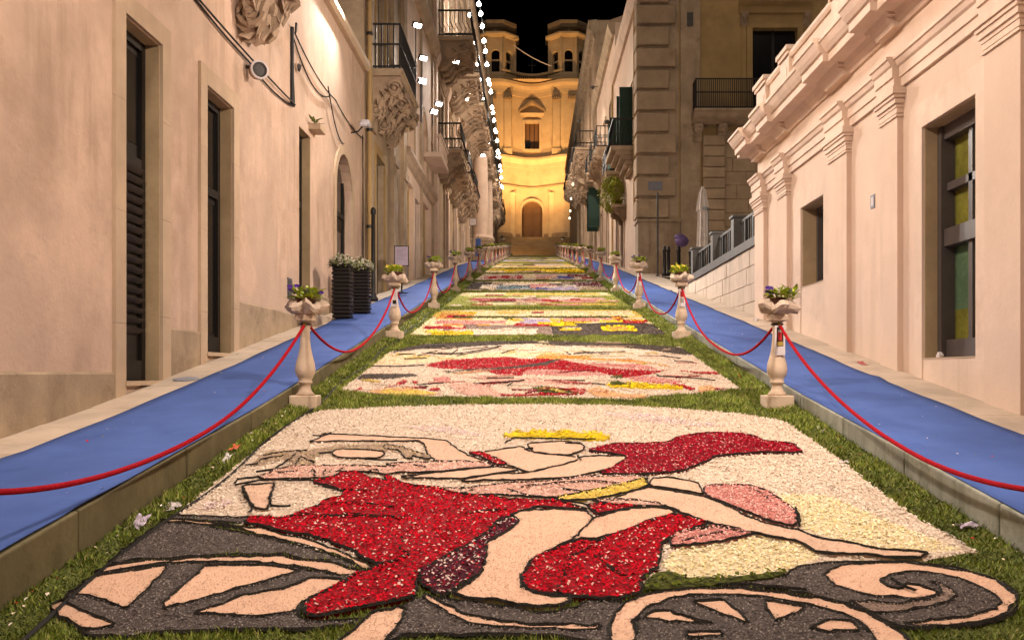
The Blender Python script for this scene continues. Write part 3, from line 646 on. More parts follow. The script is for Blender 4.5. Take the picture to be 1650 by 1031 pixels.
for (a, b) in PIL:
    mb = MB(); mb.fb(FRR, a, b, 6.03, 6.80, -.3, .03); mb.fb(FRR, a + .1, b - .1, 6.2, 6.62, .03, .04); mb.fb(FRR, a - .04, b + .04, 6.80, 6.86, -.33, .06); mb.fb(FRR, a - .07, b + .07, 6.86, 6.93, -.35, .09); mb.build('pier', M_TRIM, pp)
mb = MB(); mb.fb(FRR, 10.85, 10.97, 3.70, 3.86, 0, .012); mb.build('number_plate', M_PLATE, t)
mb = MB(); mb.fb(FRR, 10.88, 10.94, 3.73, 3.83, .0125, .014); mb.build('number_mark', M_WHITEPAPER, t)
# small bits of rubbish on the sills
for (u, v, r, lab) in ((9.30, 1.885, .035, 'crumpled white paper cup on the sill of the tall right window'), (12.86, 3.045, .035, 'small white cup on the sill of the small right window')):
    mb = MB(); p = FRR.P(u, v, -.08); mb.blob(p, (r, r * 1.2, r), 8, 6, .2); tag(mb.build('paper_cup', M_WHITEPAPER), lab, 'cup')

# ------------------------------------------------------------------ right: terrace wall, railing, terrace
FT = Fr('R', 4.06)
t = thing('terrace_wall', 'pale stone block wall holding up the terrace beyond the cream building', 'wall', (4.06, 20, 3))
mb = MB(); mb.fb(FT, 16.5, 23.95, 2, 4.08, -.5, -.05); mb.build('core', M_STONE, t)
rd = random.Random(9); z = 4.08; row = 0
while z > 2.5:
    u = 16.51 - (row % 2) * .3
    while u < 23.9:
        L = rd.uniform(.55, .95); a, b = max(16.51, u), min(23.94, u + L)
        if b - a > .08 and z > zs(a) + .15:
            mb = MB(); mb.cham(FT, a + .003, b - .003, z - .345 + .003, z - .003, -.06, rd.uniform(-.004, .008), .008); mb.build('stone_block', M_TERR, t)
        u += L
    z -= .345; row += 1
mb = MB(); mb.fb(FT, 16.5, 24.0, 4.081, 4.25, -.5, .04); mb.build('coping', M_GREYMETAL, t)
t = thing('terrace_railing', 'low grey railing with square posts along the terrace edge', 'railing', (4.2, 20, 4.25))
for u in (16.75, 18.83, 21.0, 23.6):
    mb = MB(); mb.fb(FT, u - .13, u + .13, 4.252, 4.93, -.28, -.02); mb.fb(FT, u - .16, u + .16, 4.93, 4.98, -.31, .01); mb.build('post', M_GREYMETAL, t)
for u0, u1 in ((16.89, 18.69), (18.97, 20.86), (21.14, 23.46)):
    mb = MB(); mb.fb(FT, u0, u1, 4.80, 4.85, -.2, -.15); mb.fb(FT, u0, u1, 4.33, 4.36, -.19, -.16); mb.build('rail', M_GREYMETAL, t)
    for k in range(1, 8):
        u = u0 + (u1 - u0) * k / 8; mb = MB(); w = .05 if k in (3, 6) else .018; mb.fb(FT, u - w, u + w, 4.253, 4.81, -.19 if w < .03 else -.21, -.16 if w < .03 else -.14); mb.build('bar', M_IRON, t)
def terr(y, x): return 4.12 if y < 23.5 else 4.12 + (y - 23.5) * (zs(34) + .1 - 4.12) / 10.5
strip('terrace', 4.35, 13, terr, M_PAVE, ys=[16.5, 23.5, 34.2])
strip('side_lane', 4.02, 4.6, lambda y, x: zs(y) + hr(y) - .02, M_PAVE, ys=[23.9, 34.2])

# ------------------------------------------------------------------ right: corner palace with quoins, front facing down the street
FF = Fr('F', 34.0); FS = Fr('R', 3.95)
t = thing('corner_palace', 'tall corner building on the right with big quoin blocks and iron balcony', 'building', (4, 34, 5.4))
WN = (8.2, 9.9, 11.46, 14.7)
mb = MB(); wall(mb, FF, 3.95, 13, 3, 18.5, (WN,), .3); mb.build('front_wall', M_OCHRE, t)
H2 = [(36.0, 37.1, 10.62, 13.4), (40.3, 41.3, 10.62, 13.2), (38.6, 39.2, 12, 13), (39.6, 40.9, zs(39.6) + .15, 8.7), (42.2, 43.2, zs(42), 9.3)]
mb = MB(); wall(mb, FS, 34, 44.5, 3, 16.4, H2, .25)
P = FS.P; mb.q(P(34, 16.4, 0), P(44.5, 16.4, 0), P(44.5, 16.4, -9), P(34, 16.4, -9)); mb.q(P(44.5, 3, 0), P(44.5, 16.4, 0), P(44.5, 16.4, -9), P(44.5, 3, -9))
mb.build('side_wall', M_CREAM, t)
mb = MB(); mb.prof(FS, 34, 44.5, [(0, 15.9), (.12, 15.9), (.28, 16.15), (.32, 16.4), (0, 16.4)]); mb.build('side_cornice', M_TRIM, t)
z = 7.47; k = 0
while z < 18.4:
    wx = 5.30 if k % 2 else 5.04; wy = 34.75 if k % 2 == 0 else 34.5
    mb = MB(); x0, x1, y0, y1, z0, z1 = 3.95 - .15, wx, 33.80, wy, z + .06, z + .75; c = .05
    mb.hexa([(x0, y0, z0), (x1, y0, z0), (x1, y1, z0), (x0, y1, z0), (x0, y0, z1), (x1, y0, z1), (x1, y1, z1), (x0, y1, z1)])
    o = mb.build('quoin_block', M_BLOCK, t); bv = o.modifiers.new('b', 'BEVEL'); bv.width = .05; bv.segments = 2
    z += .81; k += 1
mb = MB(); mb.box(3.95 - .02, 5.42, 33.96, 34.6, 7.47, 18.45); mb.build('corner_pier', M_STONE, t)
mb = MB(); mb.box(3.95 - .07, 5.46, 33.9, 34.9, 3, 7.38); mb.box(3.95 - .12, 5.5, 33.85, 34.95, 7.38, 7.48); mb.build('plinth', M_STONE, t)
mb = MB(); mb.fb(FF, 5.48, 6.22, 3, 18.4, 0, .09); mb.build('pilaster', M_STONE, t)
mb = MB(); mb.fb(FF, 5.72, 5.95, 14.75, 15.25, .091, .13); mb.build('wall_lamp_plate', M_GREYMETAL, t)
mb = MB(); mb.fb(FF, 4.25, 4.78, 8.55, 8.87, .201, .22); mb.build('street_plate', M_PLATE, t)
mb = MB(); surround(mb, FF, *WN, .22, .07)
mb.prof(FF, WN[0] - .5, WN[1] + .5, [(0, 15.25), (.1, 15.25), (.12, 15.5), (.3, 15.6), (.34, 15.75), (0, 15.8)])
for u in (WN[0] - .42, WN[1] + .24): mb.fb(FF, u, u + .18, 11.46, 15.25, 0, .05)
mb.build('window_frame', M_OCHRE, t)
for u in (WN[0] - .33, WN[1] + .33): corbel(FF, u, .3, 15.25, .5, .25, int(u * 10), 6).build('corbel', M_CARVE, t)
mb = MB(); mb.q(FF.P(WN[0], WN[2], -.29), FF.P(WN[1], WN[2], -.29), FF.P(WN[1], WN[3], -.29), FF.P(WN[0], WN[3], -.29)); pn = mb.build('window', M_BLACKGLASS, t)
mb = MB(); mb.fb(FF, 9.0, 9.1, WN[2], WN[3], -.285, -.23); mb.build('mullion', M_IRON, pn)
sl = MB(); sl.prof(FF, 5.88, 10.2, [(-.05, 11.44), (.85, 11.44), (.88, 11.36), (.8, 11.3), (.72, 11.16), (.55, 11.06), (.4, 10.98), (-.05, 10.98)]); sl = sl.build('balcony', M_STONE, t)
railing(FF, 5.95, 10.1, 11.44, 1.1, .78, sp=.07).build('railing', M_IRON, sl)
for u in (6.1, 7.0, 8.0, 9.2): corbel(FF, u, .4, 10.979, .62, .5, int(u * 7), 8).build('corbel', M_STONE, sl)
z = 4.6
while z < 10.3:      # rusticated pier under the balcony
    mb = MB(); mb.cham(FF, 6.30, 7.12, z + .012, z + .39, 0, .30, .025); mb.build('rusticated_block', M_BLOCK, t); z += .4
rd = random.Random(2); z = 4.6; row = 0
while z < 10.6:
    u = 7.13 - (row % 2) * .4
    while u < 10.4:
        L = rd.uniform(.7, .95); a, b = max(7.13, u), min(10.4, u + L)
        if b - a > .1: mb = MB(); mb.cham(FF, a + .006, b - .006, z + .006, z + .514, 0, rd.uniform(.05, .065), .012); mb.build('stone_block', M_BLOCK, t)
        u += L
    z += .52; row += 1
for k, h in enumerate(H2):
    leafdoor(t, FS, *h, .24, M_GREEN if k < 3 else M_DARKWOOD); mb = MB(); surround(mb, FS, *h, .15, .05); mb.build('door_frame', M_TRIM, t)
sl = MB()
for k in range(5): sl.fb(FS, 35.3 + k * .05, 37.8 - k * .05, 10.6 - .17 * (k + 1), 10.6 - .17 * k, 0, .98 - k * .19)
sl = sl.build('balcony', M_STONE, t); railing(FS, 35.4, 37.7, 10.6, 1.1, .86, belly=.12, sp=.14).build('railing', M_IRON, sl)
balcony(t, FS, 39.7, 41.9, 10.6, .85, 3, .8, 33, cw=.35)
for u in (40.25, 41.38, 35.95, 37.15):
    mb = MB(); mb.fb(FS, u, u + .05, 10.7, 13.1, .06, .58); mb.build('open_shutter', M_GREEN, t)
sb = MB(); sb.fb(FS, 38.9, 40.6, 8.85, 8.98, 0, .62); sb = sb.build('small_balcony', M_STONE, t)
for u in (39.1, 40.4): corbel(FS, u, .3, 8.85, .55, .5, int(u), 6).build('corbel', M_CARVE, sb)
for (u, z0, z1) in ((34.65, 7.6, 16), (44.3, 6.8, 16)):
    mb = MB(); mb.tube([FS.P(u + .4, z0, .08), FS.P(u + .4, z1, .08)], .05, 8); mb.build('drain_pipe', M_OCHRE, t)
t = thing('hanging_plant', 'bushy yellow green plant on a small balcony of the corner building', 'plant', FS.P(39.7, 9.0, .3))
mb = MB(); rd = random.Random(8)
for k in range(1300):
    a, b = rd.uniform(0, 6.28), rd.random() ** .5; zz = rd.uniform(-1, 1); b *= math.sqrt(1 - .8 * zz * zz); p = (FS.P(39.6 + math.cos(a) * b * .8, 9.55 + zz * .72, .55 + math.sin(a) * b * .6))
    mb.leaf(p, (rd.uniform(-1, 1), rd.uniform(-1, 1), rd.uniform(-1, .6)), (0, 0, 1), rd.uniform(.09, .2), .07)
mb.build('leaves', M_BRIGHTBUSH, t)
mb = MB(); mb.lathe(*FS.P(39.7, 0, .32)[:2], [(.16, 0), (.22, .28), (.24, .3)], 12, 8.985); mb.build('pot', M_POT, t)

# ------------------------------------------------------------------ right: two further buildings
FS2 = Fr('R', 3.98)
t = thing('shuttered_house', 'dark roofed house on the right with green shutters and small balconies', 'building', (4, 50, 7))
H3 = [(46.2, 47.3, 13.2, 15.6), (50.2, 51.3, 13.4, 15.8), (54, 55.1, 13.6, 16), (48, 49.2, zs(48) + .15, 10.4), (52.2, 53.4, zs(52), 11), (54.2, 55.3, 10.4, 12.8)]
mb = MB(); wall(mb, FS2, 44.5, 57, 5, 19.0, H3, .25); shell(mb, FS2, 44.5, 57, 5, 19.0, 9); mb.build('wall', M_TRIM, t)
for k, h in enumerate(H3):
    leafdoor(t, FS2, *h, .24, M_GREEN if k < 3 else M_DARKWOOD); mb = MB(); surround(mb, FS2, *h, .15, .05); mb.build('window_frame', M_STONE, t)
for k, (a, b) in enumerate(((45.6, 47.9), (49.6, 51.9), (53.4, 55.7))): balcony(t, FS2, a, b, 13.15 + k * .2, .9, 3, .85, 40 + k, cw=.4, sp=.18)
for u in (54.0, 55.5):
    mb = MB(); mb.fb(FS2, u, u + .06, 10.4, 12.8, .05, .72); mb.build('open_shutter', M_GREEN, t)
mb = MB(); mb.prof(FS2, 44.5, 57, [(0, 18.4), (.15, 18.4), (.35, 18.8), (.35, 19.0), (0, 19.0)]); mb.build('cornice', M_STONE, t)
mb = MB(); mb.prof(FS2, 44.5, 57, [(.3, 19.0), (.3, 19.1), (-4.5, 20.8), (-9, 19.0)]); mb.build('roof', M_CARVE, t)
t = thing('ornate_house', 'tall far right house with carved double balcony and dentil cornice', 'building', (4, 75, 10))
H4 = [(58.6, 59.9, 16.2, 18.9), (64.4, 65.6, 16.6, 19.2), (70, 71.2, 17, 19.6), (76, 77.2, 17.4, 20), (61, 62.2, zs(61), zs(61) + 3.2), (68, 69.2, zs(68), zs(68) + 3.2)]
mb = MB(); wall(mb, FS2, 57, 98.5, 7, 24.0, H4, .25); shell(mb, FS2, 57, 98.5, 7, 24.0, 9); mb.build('wall', M_STONE, t)
for h in H4: leafdoor(t, FS2, *h, .24); mb = MB(); surround(mb, FS2, *h, .2, .07); mb.build('window_frame', M_STONE, t)
for k, (a, b, v) in enumerate(((57.7, 60.8, 16.15), (63.5, 66.4, 16.5), (69.2, 72, 16.9), (75.2, 78, 17.3))): balcony(t, FS2, a, b, v, 1.35, 4, 2.0 if k == 0 else 1.4, 60 + k, cw=.6, rich=16, belly=.15, sp=.18)
mb = MB(); mb.prof(FS2, 57.5, 61, [(0, 14.1), (1.1, 14.1), (1.15, 13.9), (.8, 13.7), (0, 13.7)]); lb = mb.build('lower_bracket_slab', M_STONE, t)
for u in (58, 59.2, 60.4): corbel(FS2, u, .5, 13.69, 1.2, .95, int(u * 3), 14).build('corbel', M_CARVE, lb)
mb = MB(); mb.prof(FS2, 57, 98.5, [(0, 22.8), (.15, 22.8), (.25, 23.2), (.5, 23.5), (.55, 24.0), (0, 24.05)]); cn = mb.build('cornice', M_STONE, t)
for k in range(60):
    mb = MB(); u = 57.1 + k * .42; mb.fb(FS2, u, u + .2, 23.0, 23.25, .2, .4); mb.build('dentil', M_STONE, cn)
for u in (57.2, 62.4, 67.5, 73, 79):
    mb = MB(); mb.fb(FS2, u, u + .7, 7, 22.8, 0, .14); mb.build('pilaster', M_CARVE, t)

# ------------------------------------------------------------------ church at the top of the street
CX, CB = -.15, 18.27
def ycurve(x):     # concave middle, straight wings
    a = abs(x - CX)
    return 112.0 if a >= 3.95 else 112.0 + 2.0 * math.cos(a / 3.95 * math.pi / 2) ** 1.3
def cpath(x0, x1, n=20): return [(x0 + (x1 - x0) * i / n, ycurve(x0 + (x1 - x0) * i / n)) for i in range(n + 1)]
t = thing('church', 'tall church with concave orange lit front and two bell towers at the street end', 'church', (CX, 112, CB))
holes = [(CX - 1.3, CX + 1.3, CB, 23.35), (CX - .92, CX + .92, 29.9, 33.3)]
xs = sorted(set([CX + k * .36 - 7.2 for k in range(41)] + [h[i] for h in holes for i in (0, 1)])); vs = [10, CB, 23.35, 29.9, 33.3, 38.2]
mb = MB()
for a, b in zip(xs, xs[1:]):
    for c, d in zip(vs, vs[1:]):
        if any(h[0] < (a + b) / 2 < h[1] and h[2] < (c + d) / 2 < h[3] for h in holes): continue
        mb.q((a, ycurve(a), c), (b, ycurve(b), c), (b, ycurve(b), d), (a, ycurve(a), d))
FC = Fr('F', 113.98)
for h in holes:
    for u in h[:2]: mb.q((u, ycurve(u), h[2]), (u, ycurve(u), h[3]), (u, 114.6, h[3]), (u, 114.6, h[2]))
    mb.q((h[0], ycurve(h[0]), h[3]), (h[1], ycurve(h[1]), h[3]), (h[1], 114.6, h[3]), (h[0], 114.6, h[3]))
    mb.q((h[0], ycurve(h[0]), h[2]), (h[1], ycurve(h[1]), h[2]), (h[1], 114.6, h[2]), (h[0], 114.6, h[2]))
for sx in (-7.2, 7.2): mb.q((CX + sx, 112, 10), (CX + sx, 112, 38.2), (CX + sx, 130, 38.2), (CX + sx, 130, 10))
mb.q((CX - 7.2, 112, 38.2), (CX + 7.2, 112, 38.2), (CX + 7.2, 130, 38.2), (CX - 7.2, 130, 38.2))
mb.build('facade', M_CHURCH, t)
mb = MB(); archfill(mb, FC, CX - 1.3, CX + 1.3, 22.05, .5, .35); archband(mb, FC, CX - 1.3, CX + 1.3, CB, 22.05, .28, .5); mb.build('door_surround', M_CHURCH, t)
mb = MB(); mb.fb(FC, CX - 1.3, CX + 1.3, CB, 23.36, -.5, -.4); dr = mb.build('door', M_CHURCHDOOR, t)
for sx in (-1, 1):
    for v0, v1 in ((CB + .3, CB + 1.7), (CB + 1.95, CB + 3.3), (CB + 3.5, CB + 4.4)):
        mb = MB(); a, b = sorted((CX + sx * .12, CX + sx * 1.1)); mb.cham(FC, a, b, v0, v1, -.4, -.34, .05); mb.build('panel', M_CHURCHDOOR, dr)
    mb = MB(); a, b = sorted((CX + sx * 2.15, CX + sx * 2.75)); y = ycurve((a + b) / 2); F_ = Fr('F', y)
    mb.fb(F_, a, b, CB - .5, 24.2, -.1, .28); mb.fb(F_, a - .1, b + .1, CB - .5, CB + .9, -.1, .36); mb.fb(F_, a - .08, b + .08, 23.9, 24.25, -.1, .36); mb.build('portal_pilaster', M_CHURCH, t)
    for (x0, x1) in ((2.6, 3.45), (4.55, 5.5), (6.4, 7.1)):
        a, b = sorted((CX + sx * x0, CX + sx * x1)); y = min(ycurve(a), ycurve(b)); F_ = Fr('F', y); mb = MB()
        if x0 > 3: mb.fb(F_, a, b, 10, 27.4, -.6, .22); mb.fb(F_, a - .12, b + .12, CB - 2, CB + 1.3, -.6, .34)
        mb.fb(F_, a, b, 28.9, 36.4, -.7, .2); mb.fb(F_, a - .12, b + .12, 28.9, 29.6, -.7, .3)
        pl = mb.build('pilaster', M_CHURCH, t); mb = MB(); mb.fb(F_, a - .1, b + .1, 35.6, 36.3, -.7, .34); rd = random.Random(int(x0 * 9))
        for k in range(7): mb.blob((a + (b - a) * k / 6, y - .36, 35.75 + .2 * (k % 2)), (.13, .12, .2), 6, 5, .2, rd)
        mb.build('capital', M_CHURCHDARK, pl)
mb = MB(); mb.q((CX - .92, 114.5, 29.9), (CX + .92, 114.5, 29.9), (CX + .92, 114.5, 33.3), (CX - .92, 114.5, 33.3)); wn = mb.build('window', M_CHURCHDOOR, t)
mb = MB(); mb.box(CX - .85, CX - .25, 114.35, 114.48, 30.0, 31.0); mb.build('open_pane', M_BLACKGLASS, wn)
for u in (-.3, .3):
    mb = MB(); mb.box(CX + u - .03, CX + u + .03, 114.42, 114.49, 29.9, 33.3); mb.build('glazing_bar', M_DARKWOOD, wn)
mb = MB(); surround(mb, Fr('F', 113.95), CX - .92, CX + .92, 29.9, 33.3, .28, .3, True); mb.prof(Fr('F', 113.95), CX - 1.5, CX + 1.5, [(0, 34.0), (.3, 34.0), (.4, 34.25), (.5, 34.4), (0, 34.4)])
mb.build('window_surround', M_CHURCH, t)
mb = MB(); F_ = Fr('F', 113.95); P = F_.P
for sx in (-1, 1):
    mb.hexa([P(CX + sx * 1.75, 34.45, 0), P(CX, 35.7, 0), P(CX, 35.7, .6), P(CX + sx * 1.75, 34.45, .6), P(CX + sx * 1.75, 34.72, 0), P(CX, 36.0, 0), P(CX, 36.0, .6), P(CX + sx * 1.75, 34.72, .6)])
mb.build('pediment', M_CHURCHDARK, t)
full = cpath(CX - 7.2, CX + 7.2, 44)
for nm, pr, m in (('string_course', [(0, 25.0), (.16, 25.02), (.22, 25.12), (0, 25.24)], M_CHURCHDARK), ('main_cornice', [(0, 27.4), (.15, 27.4), (.2, 27.9), (.4, 28.2), (.62, 28.45), (.62, 28.7), (0, 28.95)], M_CHURCH),
                  ('entablature', [(0, 36.4), (.15, 36.4), (.2, 37.0), (.3, 37.3), (.7, 37.65), (.75, 38.0), (0, 38.25)], M_CHURCH), ('plinth', [(0, 12), (.3, 12), (.3, CB + .75), (.2, CB + .85), (0, CB + .85)], M_CHURCHDARK)):
    if nm == 'plinth':
        for a, b in ((CX - 7.2, CX - 1.65), (CX + 1.65, CX + 7.2)): mb = MB(); mb.sweep(cpath(a, b, 18), pr); mb.build(nm, m, t)
    else: mb = MB(); mb.sweep(full, pr); mb.build(nm, m, t)
bal = cpath(CX - 3.9, CX + 3.9, 26)
mb = MB(); mb.sweep(bal, [(-.3, 38.25), (.25, 38.25), (.25, 38.5), (-.3, 38.5)]); mb.sweep(bal, [(-.25, 39.15), (.28, 39.15), (.3, 39.4), (-.25, 39.4)]); bb = mb.build('balustrade', M_CHURCH, t)
for i in range(31):
    x = CX - 3.75 + i * .25; mb = MB(); mb.lathe(x, ycurve(x) - .02, [(.07, 0), (.1, .2), (.05, .45), (.08, .65)], 6, 38.5); mb.build('baluster', M_CHURCH, bb)
mb = MB(); mb.box(CX - .04, CX + .04, 113.9, 113.98, 39.4, 41.2); mb.box(CX - .5, CX + .5, 113.9, 113.98, 40.5, 40.58); mb.build('cross', M_IRON, t)
def tower(cx):
    cy = 114.4; Ra = 2.55; tw = MB(); base = 38.2; top = 43.4
    ang = [math.pi / 8 + k * math.pi / 4 for k in range(8)]; pts = [(cx + Ra * math.cos(g), cy + Ra * math.sin(g)) for g in ang]
    for i in range(8):
        a = Vector((*pts[i], 0)); b = Vector((*pts[(i + 1) % 8], 0)); L = (b - a).length; dd = (b - a) / L; nn = Vector((dd.y, -dd.x, 0))
        class F2:
            @staticmethod
            def P(u, v, d): q = a + dd * u + nn * d; return (q.x, q.y, v)
        w0, w1 = L * .24, L * .76; r = (w1 - w0) / 2
        wall(tw, F2, 0, L, base, top, ((w0, w1, base + .9, base + 3.2 + r),), .4); archfill(tw, F2, w0, w1, base + 3.2, .4, .003)
        tw.fb(F2, -.12, .16, base, top, -.1, .14); tw.fb(F2, w0, w1, base + 2.3, base + 2.5, -.35, -.2)
    o = tw.build('bell_tower', M_CHURCH, t)
    for nm, (v0, v1, v2), ex, m in (('tower_cornice', (top, top + .35, top + .55), .55, M_CHURCH), ('tower_base_band', (base - .1, base + .55, base + .75), .25, M_CHURCH), ('tower_cap', (top + 1.3, top + 1.75, top + 2.1), .25, M_CHURCHDARK)):
        mb = MB()
        for v, e in ((v0, .05), (v1, ex), (v2, ex)): mb.v += [(cx + (Ra + e) * math.cos(g), cy + (Ra + e) * math.sin(g), v) for g in ang]
        for j in range(2):
            for i in range(8): mb.f.append((j * 8 + i, j * 8 + (i + 1) % 8, j * 8 + 8 + (i + 1) % 8, j * 8 + 8 + i))
        mb.f.append(tuple(range(16, 24))); mb.f.append(tuple(range(7, -1, -1))); mb.build(nm, m, o)
    mb = MB(); mb.lathe(cx, cy, [(Ra - .45, top + .54), (Ra - .45, top + 1.31)], 8); mb.build('tower_attic', M_CHURCHDARK, o)
    mb = MB(); mb.lathe(cx, cy, [(.9, base), (.9, top)], 8); mb.build('bell_frame', M_DARKWOOD, o)
tower(CX - 4.55); tower(CX + 4.55)
t = thing('church_steps', 'broad flight of stone steps below the church door', 'steps', (CX, 107, 15.1))
n = 19
for k in range(n):
    z0 = 15.1 + (CB - 15.1) * k / n; z1 = 15.1 + (CB - 15.1) * (k + 1) / n; y = 103.25 + 7.3 * k / n; mb = MB()
    mb.box(-4.2, 3.9, y, y + .75, z0 - .4, z1); mb.build('step', M_STEP, t)
mb = MB(); mb.box(-9, 9, 110.3, 114.7, 14, CB - .001); mb.build('landing', M_STEP, t)
for sx in (-1, 1):
    mb = MB(); a, b = sorted((-.15 + sx * 4.06, -.15 + sx * 9)); mb.box(a, b, 103.2, 112.3, 12, 16.8); mb.build('side_wall', M_CHURCHDARK, t)
strip('church_square', -30, 30, lambda y, x: 14.2, M_ROAD, ys=[99, 140])
mb = MB(); mb.tube(wirepts((CX - 2.3, 112.6, 42.6), (CX + 2.4, 112.6, 40.0), .25), .07, 5); tag(mb.build('cable', M_WHITEPAPER), 'pale cable strung between the two church bell towers', 'cable')
t = thing('clipped_bush', 'dark bush at the right foot of the church steps', 'bush', (4.6, 103, 15))
mb = MB(); rd = random.Random(5)
for k in range(700):
    g, e = rd.uniform(0, 6.28), rd.random() ** .4; zz = rd.uniform(-1, 1); mb.leaf((4.75 + math.cos(g) * e * .7, 102.3 + math.sin(g) * e * .6, 15.35 + zz * 1.1), (rd.uniform(-1, 1), rd.uniform(-1, 1), rd.uniform(-.4, 1)), (0, 0, 1), .3, .2)
mb.build('leaves', M_BUSH, t)

# ------------------------------------------------------------------ flower carpets
KIND = {  # name, material, base colour, petal colours (None: smooth sand), petal length
 'white':   ('white_petal_bed', (.54, .43, .335), [(.72, .605, .50), (.77, .66, .55), (.64, .52, .42), (.74, .62, .50), (.69, .565, .46)], .018),
 'ivory':   ('ivory_petal_bed', (.56, .46, .29), [(.80, .70, .44), (.84, .75, .52), (.76, .63, .30), (.80, .68, .50)], .018),
 'lilac':   ('lilac_petal_bed', (.46, .36, .27), [(.74, .58, .58), (.66, .48, .58), (.80, .68, .55)], .017),
 'red':     ('red_petal_bed', (.20, .003, .008), [(.50, .004, .014), (.58, .005, .018), (.28, .002, .008), (.54, .004, .022), (.42, .003, .012), (.52, .004, .016), (.38, .002, .012), (.56, .004, .018), (.48, .003, .014), (.74, .44, .38)], .019),
 'darkred': ('dark_red_petal_bed', (.16, .003, .01), [(.36, .003, .02), (.46, .004, .022), (.22, .002, .012), (.42, .003, .022), (.30, .003, .014), (.64, .30, .28)], .017),
 'wine':    ('wine_petal_bed', (.05, .006, .012), [(.10, .012, .03), (.16, .010, .025), (.07, .008, .02), (.36, .01, .02), (.60, .46, .40), (.12, .012, .03), (.60, .44, .40)], .019),
 'pink':    ('pink_petal_bed', (.42, .16, .14), [(.66, .30, .26), (.72, .42, .36), (.58, .20, .18), (.74, .48, .42)], .017),
 'pinkpale':('pale_pink_petal_bed', (.48, .28, .22), [(.72, .48, .40), (.76, .54, .45), (.66, .38, .33), (.74, .50, .38)], .017),
 'yellow':  ('yellow_petal_bed', (.50, .36, .01), [(.72, .55, .01), (.78, .60, .02), (.60, .42, .01)], .03),
 'gold':    ('golden_petal_bed', (.50, .36, .07), [(.72, .55, .14), (.76, .60, .2), (.6, .44, .06)], .018),
 'orange':  ('orange_petal_bed', (.5, .24, .05), [(.70, .36, .08), (.74, .42, .14), (.6, .28, .05)], .018),
 'peach':   ('peach_petal_bed', (.5, .28, .15), [(.72, .42, .24), (.74, .48, .30), (.70, .44, .16)], .018),
 'blue':    ('blue_petal_bed', (.06, .08, .26), [(.08, .12, .38), (.14, .18, .46), (.2, .16, .4)], .018),
 'teal':    ('teal_petal_bed', (.12, .18, .2), [(.2, .28, .3), (.28, .36, .38), (.14, .2, .24)], .018),
 'lavender':('lavender_petal_bed', (.36, .30, .42), [(.48, .40, .54), (.56, .48, .58), (.4, .32, .46)], .018),
 'lime':    ('lime_petal_bed', (.26, .28, .05), [(.38, .38, .08), (.46, .44, .14), (.28, .3, .05)], .018),
 'taupe':   ('taupe_petal_bed', (.34, .24, .17), [(.44, .33, .25), (.56, .44, .24), (.3, .21, .16), (.5, .38, .28)], .016),
 'grey':    ('grey_grain_bed', (.085, .068, .062), [(.12, .098, .09), (.17, .14, .13), (.075, .058, .053), (.26, .22, .20), (.10, .08, .074)], .011),
 'brown':   ('brown_grain_bed', (.07, .055, .045), [(.10, .08, .065), (.13, .10, .085), (.06, .045, .04)], .014),
 'mixed':   ('pale_grain_bed', (.22, .16, .13), [(.30, .22, .18), (.40, .29, .23), (.15, .115, .10), (.34, .24, .19)], .011),
 'moss':    ('moss_bed', (.05, .055, .010), [(.09, .11, .015), (.12, .13, .02), (.07, .08, .012)], .03),
 'salmon':  ('salmon_sand_bed', None, [(.60, .385, .275), (.64, .42, .30), (.52, .33, .23), (.66, .46, .34), (.57, .36, .25)], .0075),
 'skin':    ('peach_sand_bed', None, [(.58, .39, .285), (.62, .43, .32), (.50, .33, .24), (.64, .47, .36), (.54, .36, .26)], .0075)}

def inpoly(px, py, poly):
    ins = np.zeros(len(px), bool); n = len(poly)
    for i in range(n):
        x1, y1 = poly[i]; x2, y2 = poly[(i + 1) % n]
        if y1 == y2: continue
        c = ((y1 > py) != (y2 > py)) & (px < (x2 - x1) * (py - y1) / (y2 - y1) + x1); ins ^= c
    return ins
def roughen(poly, step, amp, rd):
    out = []
    for i in range(len(poly)):
        a, b = poly[i], poly[(i + 1) % len(poly)]; L = math.hypot(b[0] - a[0], b[1] - a[1]); n = max(1, int(L / step))
        for k in range(n): t = k / n; out.append((a[0] + (b[0] - a[0]) * t + rd.gauss(0, amp), a[1] + (b[1] - a[1]) * t + rd.gauss(0, amp)))
    return out
def smoothpoly(poly):     # one pass of corner cutting keeps traced outlines flowing
    out = []
    for i in range(len(poly)):
        a, b = poly[i], poly[(i + 1) % len(poly)]
        out += [(a[0] * .87 + b[0] * .13, a[1] * .87 + b[1] * .13), (a[0] * .13 + b[0] * .87, a[1] * .13 + b[1] * .87)]
    return out
def zsv(y): return np.where(y < 42, .155 * y, np.where(y < 90, 6.51 + .144 * (y - 42), 13.422 + .13 * (y - 90)))
def petals_mesh(name, verts, faces, cols, m, parent, kind=None):
    me = bpy.data.meshes.new(name); me.from_pydata(verts, [], faces); me.materials.append(m)
    at = me.color_attributes.new('Col', 'FLOAT_COLOR', 'POINT'); c = np.ones((len(verts), 4), np.float32); c[:, :3] = cols
    at.data.foreach_set('color', c.ravel()); o = bpy.data.objects.new(name, me); COL.objects.link(o)
    if parent: o.parent = parent; o.matrix_parent_inverse = Matrix.Translation(-parent.location) if parent.type == 'EMPTY' else Matrix.Identity(4)
    if kind: o['kind'] = kind
    return o
